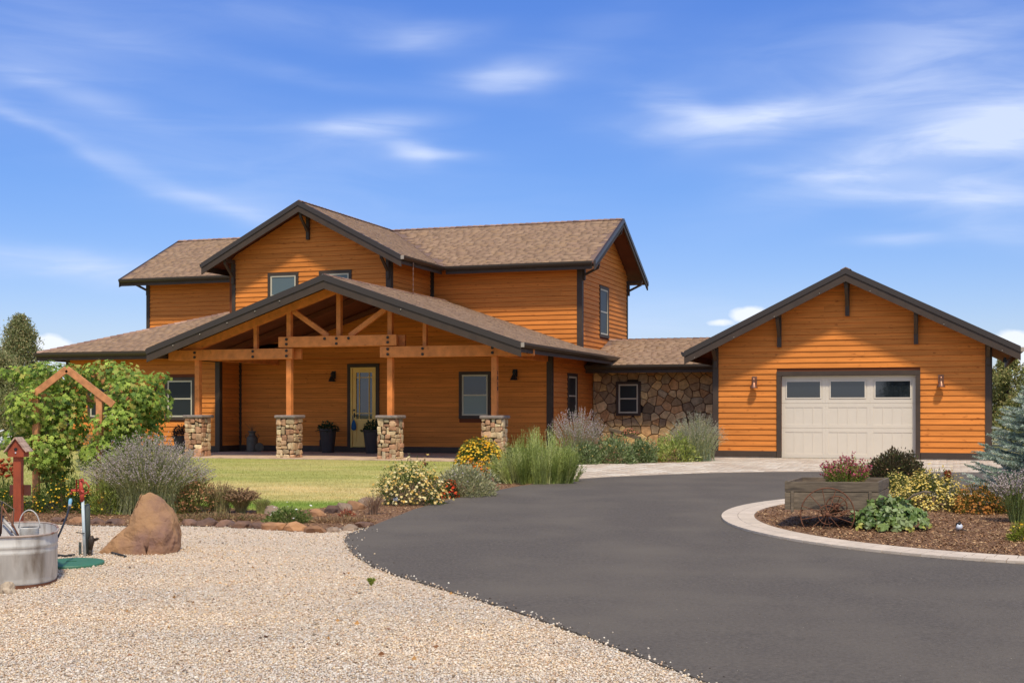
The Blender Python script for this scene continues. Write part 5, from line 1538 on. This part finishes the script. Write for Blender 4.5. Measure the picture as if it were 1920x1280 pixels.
def birdhouse():
    t = 14.1; x = (34.5 - 960) / F * t
    root = thing('birdhouse', 'small red brown birdhouse with shingled gable roof on a square wooden post', 'birdhouse', (x, t, gz(t)))
    zf = lambda py: CAMZ - (py - HY) / F * t - gz(t)
    MB().box(-.043, .043, -.043, .043, -.02, zf(856)).build('post', M['redwood'], root, bevel=.004)
    z0, z1, zp = zf(856), zf(843), zf(823)
    w_ = .088
    body = [(-w_, -.075, z0), (w_, -.075, z0), (w_, -.075, z1), (0, -.075, zp), (-w_, -.075, z1)]
    MB().prism(body, (0, .15, 0)).build('nest_box', M['redwood'], root)
    e = MB(); e.tube([(0, -.074, z0 + .085), (0, -.080, z0 + .085)], .018, 16); e.build('entrance_hole', M['black'], root)
    e = MB(); e.tube([(0, -.074, z0 + .048), (0, -.085, z0 + .048)], .008, 10); e.build('perch_knob', M['white'], root)
    for sx in (-1, 1):
        for k in range(3):
            a = k * .335; f0, f1 = a, a + .38
            p0 = (sx * (w_ + .035) * (1 - f0), z1 - .025 + (zp - z1 + .045) * f0); p1 = (sx * (w_ + .035) * (1 - min(f1, 1.0)), z1 - .025 + (zp - z1 + .045) * min(f1, 1.0))
            MB().bar((p0[0], 0, p0[1] + .006), (p1[0], 0, p1[1]), .20, .012).build('roof_shingle', M['palewood'], root)
    MB().box(-.115, .115, .045, .065, zf(929), zf(909)).build('cross_board', M['pot_red'], root)


M['pot_red'] = mat('dark_red_board', srgb(92, 48, 34), rough=.7, noise=.2, nscale=8)
birdhouse()


def hydrant():
    t = 13.98; x = (159 - 960) / F * t
    root = thing('yard_hydrant', 'freestanding yard water hydrant with red iron head and pale pipe', 'water hydrant', (x, t, gz(t)))
    zf = lambda py: CAMZ - (py - HY) / F * t - gz(t); xx = lambda px: (px - 960) / F * t - x
    MB().tube([(0, 0, -.02), (xx(155), 0, zf(938))], .0165, 14).build('pipe', M['galvp'], root, smooth=True)
    h = MB(); h.tube([(xx(154), 0, zf(940)), (xx(153.5), 0, zf(918))], [.022, .026], 12); h.tube([(xx(153), 0, zf(925)), (xx(152), 0, zf(914)), (xx(152), 0, zf(898))], [.030, .022, .020], 12)
    h.tube([(xx(153), 0, zf(919)), (xx(134), 0, zf(919)), (xx(133), 0, zf(926))], [.016, .014, .018], 10)
    h.build('head', M['redpaint'], root, smooth=True)
    l = MB(); l.tube([(xx(145), -.03, zf(920)), (xx(145), -.03, zf(899)), (xx(157), -.03, zf(897)), (xx(160), -.03, zf(907))], .009, 8)
    l.tube([(xx(159), .02, zf(903)), (xx(166), .02, zf(912)), (xx(165), .02, zf(922)), (xx(158), .0, zf(926))], .008, 8); l.build('lever', M['redpaint'], root, smooth=True)
    c = MB(); c.tube([(xx(144), -.02, zf(997)), (xx(160), -.03, zf(999))], .006, 6); c.build('clamp', M['black'], root)
    # support post
    t2 = 14.06; x2 = (162 - 960) / F * t2
    p = thing('support_post', 'round topped grey green post strapped beside the hydrant', 'post', (x2, t2, gz(t2)))
    z2 = lambda py: CAMZ - (py - HY) / F * t2 - gz(t2)
    b = MB(); b.tube([(0, .03, -.02), (0, .03, z2(949)), (0, .03, z2(946)), (0, .03, z2(944))], [.036, .030, .024, .010], 14); b.build('shaft', M['greypost'], p, smooth=True)
    MB().box(-.085, -.06, -.0, .02, -.02, z2(1016)).build('stake', M['greypost'], p)
    v = thing('valve', 'dark brown metal tap fixed on the right of the grey green post', 'valve', ((175 - 960) / F * 14.05, 14.05, gz(14.05)))
    zv = lambda py: CAMZ - (py - HY) / F * 14.05 - gz(14.05)
    MB().tube([(-.03, 0, zv(1030)), (-.02, 0, zv(1012)), (-.02, 0, zv(1004))], [.02, .035, .02], 12).build('body', M['bolt'], v, smooth=True)
    MB().tube([(-.02, 0, zv(1013)), (.045, 0, zv(1010)), (.05, 0, zv(1008))], [.022, .014, .02], 10).build('outlet', M['bolt'], v, smooth=True)
    MB().tube([(-.04, 0, -.01), (-.03, 0, zv(1028))], .018, 10).build('riser', M['bolt'], v, smooth=True)
    # hose with grey blue coupling
    hs = thing('garden_hose', 'thin dark hose with blue nozzle rising out of the metal tub', 'hose', ((120 - 960) / F * 13.0, 13.0, gz(13.0)))
    def hp(px, py, tt): return ((px - 960) / F * tt - hs.location.x, tt - hs.location.y, CAMZ - (py - HY) / F * tt - hs.location.z)
    MB().tube([hp(100, 1015, 12.7), hp(109, 1006, 12.8), hp(116, 990, 13.0), hp(126, 965, 13.3), hp(130, 950, 13.5)], .0105, 8).build('hose', M['hose'], hs, smooth=True)
    MB().tube([hp(130, 951, 13.5), hp(132, 938, 13.55), hp(132, 934, 13.55)], [.014, .02, .012], 12).build('nozzle', M['nozzle'], hs, smooth=True)
    MB().tube([hp(131, 949, 13.5), hp(131.4, 945, 13.5)], .017, 12).build('collar', M['galv'], hs, smooth=True)


M['galvp'] = mat('pale_pipe', srgb(186, 196, 192), rough=.45, noise=.1, nscale=12)
M['nozzle'] = mat('blue_grey_plastic', srgb(120, 170, 190), rough=.5)
hydrant()


def valve_lid():
    x, y = G(134, 1059)
    o = thing('valve_box_lid', 'round green plastic valve box lid lying in the gravel', 'lid', (x, y, gz(y)))
    o.rotation_euler.x = slope_ang
    b = MB(); b.lathe([(.0, .042), (.29, .040), (.325, .034), (.33, .026), (.33, .0)], 48); b.build('lid', M['greenplastic'], o, smooth=False)
    MB().box(-.05, .05, -.012, .012, .043, .047).build('grip', M['greenplastic'], o)


valve_lid()
for pts, lb in (([(100, 1043), (122, 1045), (140, 1043)], 'short length of black hose on the gravel right of the tub'), ([(196, 1034), (206, 1038), (222, 1042), (236, 1046)], 'black hose end on the gravel in front of the boulder')):
    P = [G(*p) for p in pts]; o = MB().tube([(x, y, gz(y) + .02) for x, y in P], .012, 8).build('drip_hose', M['hose'], smooth=True); tag(o, lb, 'hose')


# ---- wagon planter
def wagon():
    t = 16.35; ang = math.radians(-6)
    x0, x1 = (1472 - 960) / F * t, (1643 - 960) / F * t
    root = thing('wagon_planter', 'weathered grey wooden wagon box planter on rusty spoked wheels', 'wagon', (x0, t + .02, gz(t)), ang)
    W_ = (x1 - x0) * 1.005; D = 1.12
    zf = lambda py: CAMZ - (py - HY) / F * t - gz(t)
    zb, zm, zt = zf(955), zf(922), zf(902.5)
    sh = .30       # the box leads off to the right with depth
    th = .03
    def P(a, d, z): return (a + d * sh, d, z)
    def board(nm, a0, a1, d0, d1, z0, z1): MB().hexa([P(a0, d0, z0), P(a1, d0, z0), P(a1, d1, z0), P(a0, d1, z0), P(a0, d0, z1), P(a1, d0, z1), P(a1, d1, z1), P(a0, d1, z1)]).build(nm, M['greywood'], root, bevel=.004)
    for (za, zc) in ((zb + .02, zm - .004), (zm + .004, zt)):
        board('plank', 0, W_, 0, th, za, zc); board('plank', 0, W_, D - th, D, za, zc)
        board('plank', 0, th, th + .002, D - th - .002, za, zc); board('plank', W_ - th, W_, th + .002, D - th - .002, za, zc)
    board('floor_board', 0, W_, 0, D, zb, zb + .018)
    for a in (.08, W_ - .12): board('batten', a, a + .035, -.02, -.001, zb - .03, zm + .01)
    board('batten', .0, .03, th + .002, th + .035, zm, zt + .01)
    MB().hexa([P(th, th, zt - .09), P(W_ - th, th, zt - .09), P(W_ - th, D - th, zt - .09), P(th, D - th, zt - .09), P(th, th, zt - .07), P(W_ - th, th, zt - .07), P(W_ - th, D - th, zt - .07), P(th, D - th, zt - .07)]).build('soil', M['mulch'], root)
    MB().bar(P(.55, .2, zb - .05), P(.55, D - .1, zb - .05), .06, .07).build('axle', M['greywood'], root)

    def wheel(cx, d, cz, r, ns=12):
        c = P(cx, d, cz)
        pts = [(c[0] + r * math.cos(a), c[1], c[2] + r * math.sin(a)) for a in np.linspace(0, 2 * math.pi, 41)]
        w_ = MB().tube(pts, .0085, 6, cap=False).build('wheel', M['rust'], root, smooth=True)
        MB().tube([(c[0], c[1] - .05, c[2]), (c[0], c[1] + .05, c[2])], .028, 12).build('hub', M['rust'], w_, smooth=True)
        for k in range(ns):
            a = 2 * math.pi * k / ns + .2
            MB().tube([(c[0] + .02 * math.cos(a), c[1] + (.03 if k % 2 else -.03), c[2] + .02 * math.sin(a)), pts_at(c, r, a)], .0055, 5).build('spoke', M['rust'], w_)
        ir = [(c[0] + r * .36 * math.cos(a), c[1] - .03, c[2] + r * .36 * math.sin(a)) for a in np.linspace(.4, 5.2, 20)]
        MB().tube(ir, .006, 5).build('inner_hoop', M['rust'], w_, smooth=True)
    def pts_at(c, r, a): return (c[0] + r * math.cos(a), c[1], c[2] + r * math.sin(a))
    cxw = (1554 - 1472) * t / F
    wheel(cxw, -.14, zf(962), .335)
    wheel(cxw + .02, D + .12, zf(962), .335)
    wheel(cxw + .10, -.06, zf(948), .13, 6)
    # shafts
    s_ = MB(); 
    for (q) in (0, .06): s_.tube([P(W_ - .05, .6 + q, zb + .0), P(W_ + .25, .55 + q, zb + .05), P(W_ + .38, .5 + q, zb + .16), P(W_ + .52, .45 + q, zb + .21), P(W_ + .60, .45 + q, zb + .20)], .014, 8)
    s_.build('shaft', M['greywood'], root, smooth=True)
    return root, W_, D, zt, P


wg, WW, WD, WZT, WP = wagon()
snap = thing('snapdragon', 'pink and magenta snapdragons growing out of the wooden wagon box', 'flowers', wg.matrix_basis @ Vector(WP(WW * .60, WD * .35, WZT - .07)), 0)
n = 260
a = rng.uniform(0, 6.28, n); q = rng.random(n) ** .6
b0 = np.stack([np.cos(a) * .22 * q, np.sin(a) * .16 * q, np.zeros(n)], 1); hh = rng.uniform(.20, .40, n) * (1 - .35 * q); hh[rng.random(n) < .12] += .10
tp = np.stack([np.cos(a) * .36 * q, np.sin(a) * .26 * q, hh], 1)
ribbons('stems', b0, (b0 + tp) / 2, tp, np.full(n, .006), M['stem'], snap, pick([(120, 134, 56)], n))
m_ = 3600; idx = rng.integers(0, n, m_); t = rng.random(m_)[:, None] ** .8
scatter('foliage', *LEAF, b0[idx] * (1 - t) + tp[idx] * t * .92, basis(rng.normal(0, .6, (m_, 3)) + np.array([0, 0, .7])), np.stack([np.full(m_, .011), np.full(m_, .04), np.full(m_, .04)], 1), M['leaf'], snap, pick([(126, 144, 54), (150, 164, 72), (104, 124, 46), (160, 120, 84)], m_))
m_ = 1000; idx = rng.integers(0, n, m_); t = rng.uniform(.82, 1.05, m_)[:, None]
scatter('flowers', *OCTA, tp[idx] * t + rng.normal(0, .006, (m_, 3)), basis(rng.normal(size=(m_, 3))), rng.uniform(.007, .013, m_), M['flower'], snap, pick([(176, 62, 96), (196, 100, 116), (158, 44, 78), (190, 120, 110)], m_))


def rhubarb():
    t = 15.9; x = (1682 - 960) / F * t
    root = thing('rhubarb_plant', 'large leaved green plant spreading over the mulch beside the wagon', 'plant', (x, t + .3, gz(t + .3) + .02))
    v = [(0, 0, 0)]; nn = 14
    for k in range(nn):
        a = 2 * math.pi * k / nn + math.pi / nn; r = .5 * (1 + .16 * math.sin(5 * a) + random.uniform(-.12, .12)) * (1.15 if math.cos(a) > 0 else .92)
        v.append((math.sin(a) * r, math.cos(a) * r + .42, random.choice((-.16, .12)) - .18 * r))
    v.append((0, .42, .06)); c = len(v) - 1
    shape = (v, [(c, k, k % nn + 1) for k in range(1, nn + 1)])
    mes = [leaf_me('leaf', shape, M['leafbig'], tuple(cc)) for cc in list(pick([(108, 130, 60), (128, 146, 76), (82, 104, 46), (146, 160, 104)], 6, .12)) + [np.array(srgb(176, 172, 80))]]
    A = []; B = []
    for i in range(285):
        a = random.uniform(0, 6.28); q = random.random() ** .55
        h = (.40 * (1 - .75 * q ** 2) + .02) * random.uniform(.65, 1.05)
        p = Vector((math.cos(a) * .46 * q, math.sin(a) * .36 * q, h))
        nr = Vector((math.cos(a) * q * .8, math.sin(a) * q * .8 - .25, .75)) + Vector([random.gauss(0, .42) for _ in range(3)]); nr.normalize()
        y = Vector((math.cos(a), math.sin(a), -.2)); y = (y - nr * y.dot(nr)).normalized(); xx = y.cross(nr)
        s_ = random.uniform(.06, .125)
        mi = 6 if (h < .12 and random.random() < .5) else random.randrange(6)
        o = bpy.data.objects.new('leaf', mes[mi]); link(o, root)
        o.matrix_basis = Matrix([[xx[r] * s_, y[r] * s_, nr[r] * s_, p[r]] for r in range(3)] + [[0, 0, 0, 1]])
        A.append((random.gauss(0, .03), random.gauss(0, .03), 0)); B.append(tuple(p))
    A, B = np.array(A), np.array(B)
    ribbons('stalks', A, (A + B) / 2 + np.array([0, 0, .08]), B, np.full(len(A), .012), M['stem'], root, pick([(120, 134, 70), (140, 120, 76)], len(A)))


M['leafbig'] = mat('broad_leaf', tone=True, rough=.45, spec=.4, trans=.15, noise=.18, nscale=30)
rhubarb()


def spotlight(px, py, label):
    x, y = G(px, py); r = thing('path_light', label, 'garden light', (x, y, gz(y) + .03), 0, 'small garden spotlights')
    b = MB(); b.tube([(0, .02, .05), (0, -.05, .09)], [.03, .036], 12); b.build('lamp_head', M['white'], r, smooth=True)
    MB().tube([(0, .03, .04), (0, .03, .105), (0, -.04, .125)], [.02, .026, .02], 8).build('hood', M['black'], r, smooth=True)
    for k, (dx, dy) in enumerate(((-.16, -.02), (.15, -.03), (-.03, -.09), (.06, .05), (.24, .02))): MB().tube([(0, .02, .05), (dx * .5, dy * .5, .035), (dx, dy, .0)], .004, 6).build('leg', M['black'], r)


spotlight(1797, 1003, 'small black and white garden spotlight with wiry legs on the island mulch')
spotlight(742, 949, 'small black and white garden spotlight under the cream flowers')


# rusty garden bird on a wire
x, y = G(790, 888)
gb = thing('garden_ornament', 'small rusty bird ornament on a bent wire at the lawn edge', 'ornament', (x, y, gz(y)))
MB().tube([(0, 0, 0), (-.02, 0, .12), (0, 0, .2), (.05, 0, .25), (.08, 0, .25)], .006, 6).build('wire', M['rust'], gb)
MB().tube([(.03, 0, .26), (.06, 0, .25), (.09, 0, .16)], [.01, .04, .015], 8).build('bird_body', M['rust'], gb, smooth=True)
MB().tube([(.07, 0, .25), (.075, 0, .32)], [.022, .005], 8).build('bird_head', M['rust'], gb, smooth=True)
MB().add([(.06, 0, .25), (.14, .02, .22), (.10, .02, .17)], [(0, 1, 2)]).build('wing', M['rust'], gb)

# ---- porch pots
def pot(label, u, v, r, h, foliage=None, name='flower_pot', nl=500, fh=.25, m_='pot', pal=GREENS, ll=.09, lw=.05):
    x, y = UV(u, v); root = thing(name, label, 'pot', (x, y, .035), 0)
    b = MB(); b.lathe([(.0, .0), (r * .68, 0), (r * .80, h * .4), (r * .96, h * .9), (r * 1.03, h * .92), (r * 1.03, h), (r * .93, h), (r * .9, h * .9), (0, h * .9)], 26); b.build('pot_body', M[m_], root, smooth=False)
    if foliage:
        p = thing(foliage[0], foliage[1], 'plant', (x, y, .035 + h * .9), 0)
        d = hemi(nl, .0); pos = d * np.array([r * 1.15, r * 1.15, fh]) * (.4 + .6 * rng.random((nl, 1)))
        s_ = rng.uniform(.7, 1.2, nl)
        scatter('foliage', *LEAF, pos, basis(d + rng.normal(0, .5, (nl, 3))), np.stack([lw * s_, ll * s_, ll * s_], 1), M['leaf'], p, pick(pal, nl))
    return root


pot('tall dark tapered pot on the porch left of the yellow door', -16.82, 32.75, .25, .68, ('pot_plant', 'dark leafy plant in the tall pot left of the yellow door'), pal=[(54, 74, 44), (44, 62, 38)], nl=260)
pot('tall dark pot right of the yellow door behind the third stone pier', -15.42, 32.7, .25, .66, ('pot_plant', 'dark leafy plant behind the third stone pier'), pal=[(50, 70, 40), (40, 58, 34)], nl=300, fh=.3)
pot('tall black urn beside the leftmost stone pier', -20.25, 30.6, .22, .5, ('burgundy_plant', 'dark burgundy leaved plant in the urn beside the leftmost pier'), pal=[(72, 52, 44), (60, 50, 40), (90, 66, 50)], nl=700, fh=.35, ll=.07, lw=.03)
x, y = UV(-19.3, 32.8)
mc = thing('milk_can', 'old tin milk can on the porch left of the second stone pier', 'milk can', (x, y, .035))
b = MB(); b.lathe([(0, 0), (.16, 0), (.165, .02), (.165, .36), (.15, .42), (.09, .48), (.085, .54), (.12, .57), (.12, .60), (.0, .60)], 24); b.build('can_body', M['pewter'], mc, smooth=False)
for s_ in (-1, 1): MB().tube([(s_ * .15, 0, .38), (s_ * .20, 0, .42), (s_ * .19, 0, .49), (s_ * .10, 0, .50)], .01, 6).build('can_handle', M['pewter'], mc, smooth=True)
tw = thing('dried_twigs', 'dried twig bunch standing in the tin milk can', 'twigs', (x, y, .6))
nt_ = 26; e_ = np.stack([rng.normal(0, .10, nt_), rng.normal(0, .08, nt_), rng.uniform(.12, .32, nt_)], 1)
ribbons('twigs', np.zeros((nt_, 3)), e_ * .4 + np.array([0, 0, .05]), e_, np.full(nt_, .008), M['stem'], tw, pick([(110, 84, 60)], nt_))
x, y = UV(-18.95, 32.6)
st = thing('round_basket', 'low round tin disc leaning by the milk can', 'basket', (x, y, .035)); b = MB(); b.tube([(0, 0, .13), (0, .04, .14)], .13, 20); b.build('disc', M['pewter'], st)
x, y = UV(-17.25, 33.2)
sl_ = thing('porch_lantern', 'small black metal lantern stand left of the tall dark pot', 'lantern', (x, y, .035))
MB().box(-.06, .06, -.06, .06, .16, .34).build('lantern_body', M['black'], sl_); MB().tube([(0, 0, .34), (0, 0, .42)], [.06, .01], 4).build('lantern_top', M['black'], sl_)
for s_ in (-1, 1): MB().tube([(s_ * .05, 0, 0), (s_ * .05, 0, .16)], .008, 5).build('leg', M['black'], sl_)
x, y = UV(-19.7, 33.1)
dm = MB().box(-.38, .38, -.2, .2, .0, .025).build('door_mat', M['black']); dm.location = (x, y, .035); dm.rotation_euler.z = -TH; tag(dm, 'flat black mat on the porch in the recess by the milk can', 'mat')

# tilted planter with pink flowers before the stone wall
x, y = UV(-9.15, 36.9)
tp_ = thing('tilted_planter', 'tilted grey board planter with pink flowers in front of the stone wall', 'planter', (x, y, .0))
tp_.rotation_euler.z = -TH
MB().bar((-.5, 0, .68), (.45, 0, .40), .14, .10).build('board', M['greywood'], tp_, bevel=.01)
MB().bar((.43, 0, .42), (.50, 0, -.0), .07, .08).build('leg', M['greywood'], tp_); MB().bar((-.42, 0, .66), (-.45, 0, 0), .07, .08).build('leg', M['greywood'], tp_)
pk = thing('pink_flowers', 'small clump of pink flowers on the tilted grey planter board', 'flowers', (x + .12, y - .08, .54))
n = 420; d = hemi(n); scatter('foliage', *LEAF, d * np.array([.26, .12, .14]) * (.5 + .5 * rng.random((n, 1))), basis(d + rng.normal(0, .5, (n, 3))), np.stack([np.full(n, .014), np.full(n, .04), np.full(n, .04)], 1), M['leaf'], pk, pick([(78, 100, 44), (100, 118, 56)], n))
n = 130; d = hemi(n, .1); scatter('flowers', *PETY, d * np.array([.27, .14, .17]), basis(d + np.array([0, 0, .5])), rng.uniform(.014, .024, n), M['flower'], pk, pick([(204, 120, 104), (190, 100, 96), (214, 150, 120)], n))

# bleached wood and dark rock far left
x, y = G(2, 843)
bw = thing('bleached_log', 'bleached white fallen branches at the far left of the lawn', 'log', (x, y, gz(y)))
for (a, b, r_) in [((-.9, 0, .30), (.42, .1, .18), .10), ((-.5, .1, .25), (.30, -.1, .50), .06), ((-.2, .0, .45), (.05, .1, .62), .05), ((-.8, -.1, .1), (.35, -.2, .05), .08), ((.0, 0, .3), (.40, .1, .42), .05)]:
    MB().tube([a, tuple((p + q) / 2 + random.uniform(-.05, .05) for p, q in zip(a, b)), b], [r_, r_ * .8, r_ * .4], 8).build('branch', M['bleach'], bw, smooth=True)
rock('dark_rock', 'dark rock lying under the bleached branches', 'rock', x + .12, y - .3, .26, .2, .16, 5.5, None, 'rock', sub=2)


# ================================================================ loose ground cover
def sample_screen(n, x0, x1, y0, y1, poly, mix=0.0):
    px = rng.uniform(x0, x1, n); py = rng.uniform(y0, y1, n); k = (py - HY) / F
    t = 1.91 / (k + .022); t = np.where(t > 30, CAMZ / k, t)
    P = np.stack([(px - 960) / F * t, t], 1)
    return P[inside(P, poly)]


def pebbles():
    P = sample_screen(175000, -260, 1500, 984, 1330, gravel_poly)
    n = len(P); s_ = rng.uniform(.005, .012, n) * (1 + .6 * (rng.random(n) < .06))
    pos = np.stack([P[:, 0], P[:, 1], GZ(P[:, 1]) + .004 + rng.uniform(0, .010, n)], 1)
    sc3 = np.stack([s_ * rng.uniform(.8, 1.5, n), s_ * rng.uniform(.7, 1.1, n), s_ * rng.uniform(.5, .8, n)], 1)
    a = rng.uniform(0, 6.28, n); tl = rng.normal(0, .35, (n, 2))
    up_ = np.stack([tl[:, 0], tl[:, 1], np.ones(n)], 1); up_ /= np.linalg.norm(up_, axis=1, keepdims=True)
    xx = np.stack([np.cos(a), np.sin(a), np.zeros(n)], 1); xx -= (xx * up_).sum(1, keepdims=True) * up_; xx /= np.linalg.norm(xx, axis=1, keepdims=True)
    R = np.stack([xx, np.cross(up_, xx), up_], 2)
    pal = [(216, 198, 170), (222, 208, 182), (208, 186, 156), (214, 194, 170), (228, 214, 190), (204, 172, 138), (196, 182, 162), (222, 194, 152), (228, 210, 186), (176, 150, 120)]
    tone = pick(pal, n, .07)
    pn = np.array([mnoise.noise(Vector((a_ * .55, b_ * 1.3, 7.7))) for a_, b_ in P])
    tone *= (1 + .16 * pn)[:, None] * np.array([1, 1 - .03, 1 - .08])[None] ** (pn[:, None] * 2)
    dk = rng.random(n) < .03; tone[dk] *= .42
    tag(scatter('gravel_stones', *OCTA, pos, R, sc3, M['gravel'], tone=tone, kind='stuff'), 'loose pinkish tan gravel stones', 'gravel')
    # stones that strayed over the driveway edge
    ed = [G(*p) for p in drive_edge[:18]]; Q = []
    for i in range(len(ed) - 1):
        L_ = math.hypot(ed[i + 1][0] - ed[i][0], ed[i + 1][1] - ed[i][1])
        for k in range(int(L_ * 38)):
            f = random.random(); Q.append((ed[i][0] + (ed[i + 1][0] - ed[i][0]) * f + abs(random.gauss(0, .06)) * (1 + 2 * (random.random() < .12)) - .03, ed[i][1] + (ed[i + 1][1] - ed[i][1]) * f + random.gauss(0, .03)))
    Q = np.array(Q); n = len(Q); pos = np.stack([Q[:, 0], Q[:, 1], GZ(Q[:, 1]) + .026], 1)
    tag(scatter('stray_gravel', *OCTA, pos, basis(rng.normal(size=(n, 3))), rng.uniform(.005, .013, n), M['gravel'], tone=pick(pal + [(90, 80, 70)] * 5, n, .15), kind='stuff'), 'stray gravel stones along the driveway edge', 'gravel')


pebbles()

P = sample_screen(900, 600, 2050, 905, 1290, drive_poly); n = len(P)
tag(scatter('driveway_grit', *OCTA, np.stack([P[:, 0], P[:, 1], GZ(P[:, 1]) + .024], 1), basis(rng.normal(size=(n, 3))), rng.uniform(.002, .005, n), M['gravel'], tone=pick([(150, 140, 124), (130, 120, 106), (110, 94, 78)], n, .1), kind='stuff'), 'scattered grit and small stones on the driveway', 'grit')


def blades():
    P = sample_screen(130000, -120, 1060, 842, 962, lawn_poly)
    n = len(P)
    h = rng.uniform(.015, .038, n)
    pos = np.stack([P[:, 0], P[:, 1], GZ(P[:, 1]) + .006], 1)
    c = lawn_tone(P) * 1.12 * (1 + rng.normal(0, .12, (n, 1)))
    sc3 = np.stack([rng.uniform(.006, .011, n), h, h], 1)
    tag(scatter('lawn_grass', *NEEDLE, pos, basis(np.array([0, 0, 1.0]) + rng.normal(0, .35, (n, 3))), sc3, M['grass'], tone=np.clip(c, .01, .9), kind='stuff'), 'short mown grass with a dry tan patch', 'grass')


blades()


def chips():
    isl_poly = [(IC[0] + (p[0] - IC[0]) * .885, IC[1] + (p[1] - IC[1]) * .885) for p in ring_poly]
    for nm, poly, N_, box_, dz, lb in (('island_mulch', isl_poly, 26000, (1400, 2100, 920, 1062), .046, 'brown bark mulch of the round island'), ('bed_mulch', bed_poly, 26000, (-100, 1050, 880, 998), .016, 'brown bark mulch of the planting bed'),
                                       ('wall_bed_mulch', bed2_poly, 5000, (1000, 1360, 838, 882), .034, 'brown bark mulch below the stone wall')):
        P = sample_screen(N_, *box_, poly); n = len(P)
        pos = np.stack([P[:, 0], P[:, 1], GZ(P[:, 1]) + dz + rng.uniform(0, .012, n)], 1)
        a = rng.uniform(0, 6.28, n); d = np.stack([np.cos(a), np.sin(a), rng.normal(0, .25, n)], 1)
        roll = np.tile([0, 0, 1.0], (n, 1)); dd = d / np.linalg.norm(d, axis=1, keepdims=True)
        xx = np.cross(dd, roll + rng.normal(0, .25, (n, 3))); xx /= np.linalg.norm(xx, axis=1, keepdims=True); R = np.stack([xx, dd, np.cross(xx, dd)], 2)
        s_ = rng.uniform(.02, .055, n)
        tag(scatter(nm, *LEAF, pos, R, np.stack([s_ * .45, s_, s_], 1), M['chip'], tone=pick([(150, 110, 74), (124, 90, 62), (172, 132, 90), (100, 74, 52), (186, 152, 108)], n, .15), kind='stuff'), lb, 'mulch')


chips()
P = sample_screen(60, 200, 900, 1040, 1270, gravel_poly); n = len(P)
tag(scatter('fallen_leaves', *LEAF, np.stack([P[:, 0], P[:, 1], GZ(P[:, 1]) + .02], 1), basis(np.stack([rng.normal(size=n), rng.normal(size=n), np.zeros(n)], 1)), rng.uniform(.02, .05, n), M['chip'], tone=pick([(176, 128, 70), (140, 96, 60)], n), kind='stuff'), 'dry fallen leaves scattered on the gravel', 'leaves')
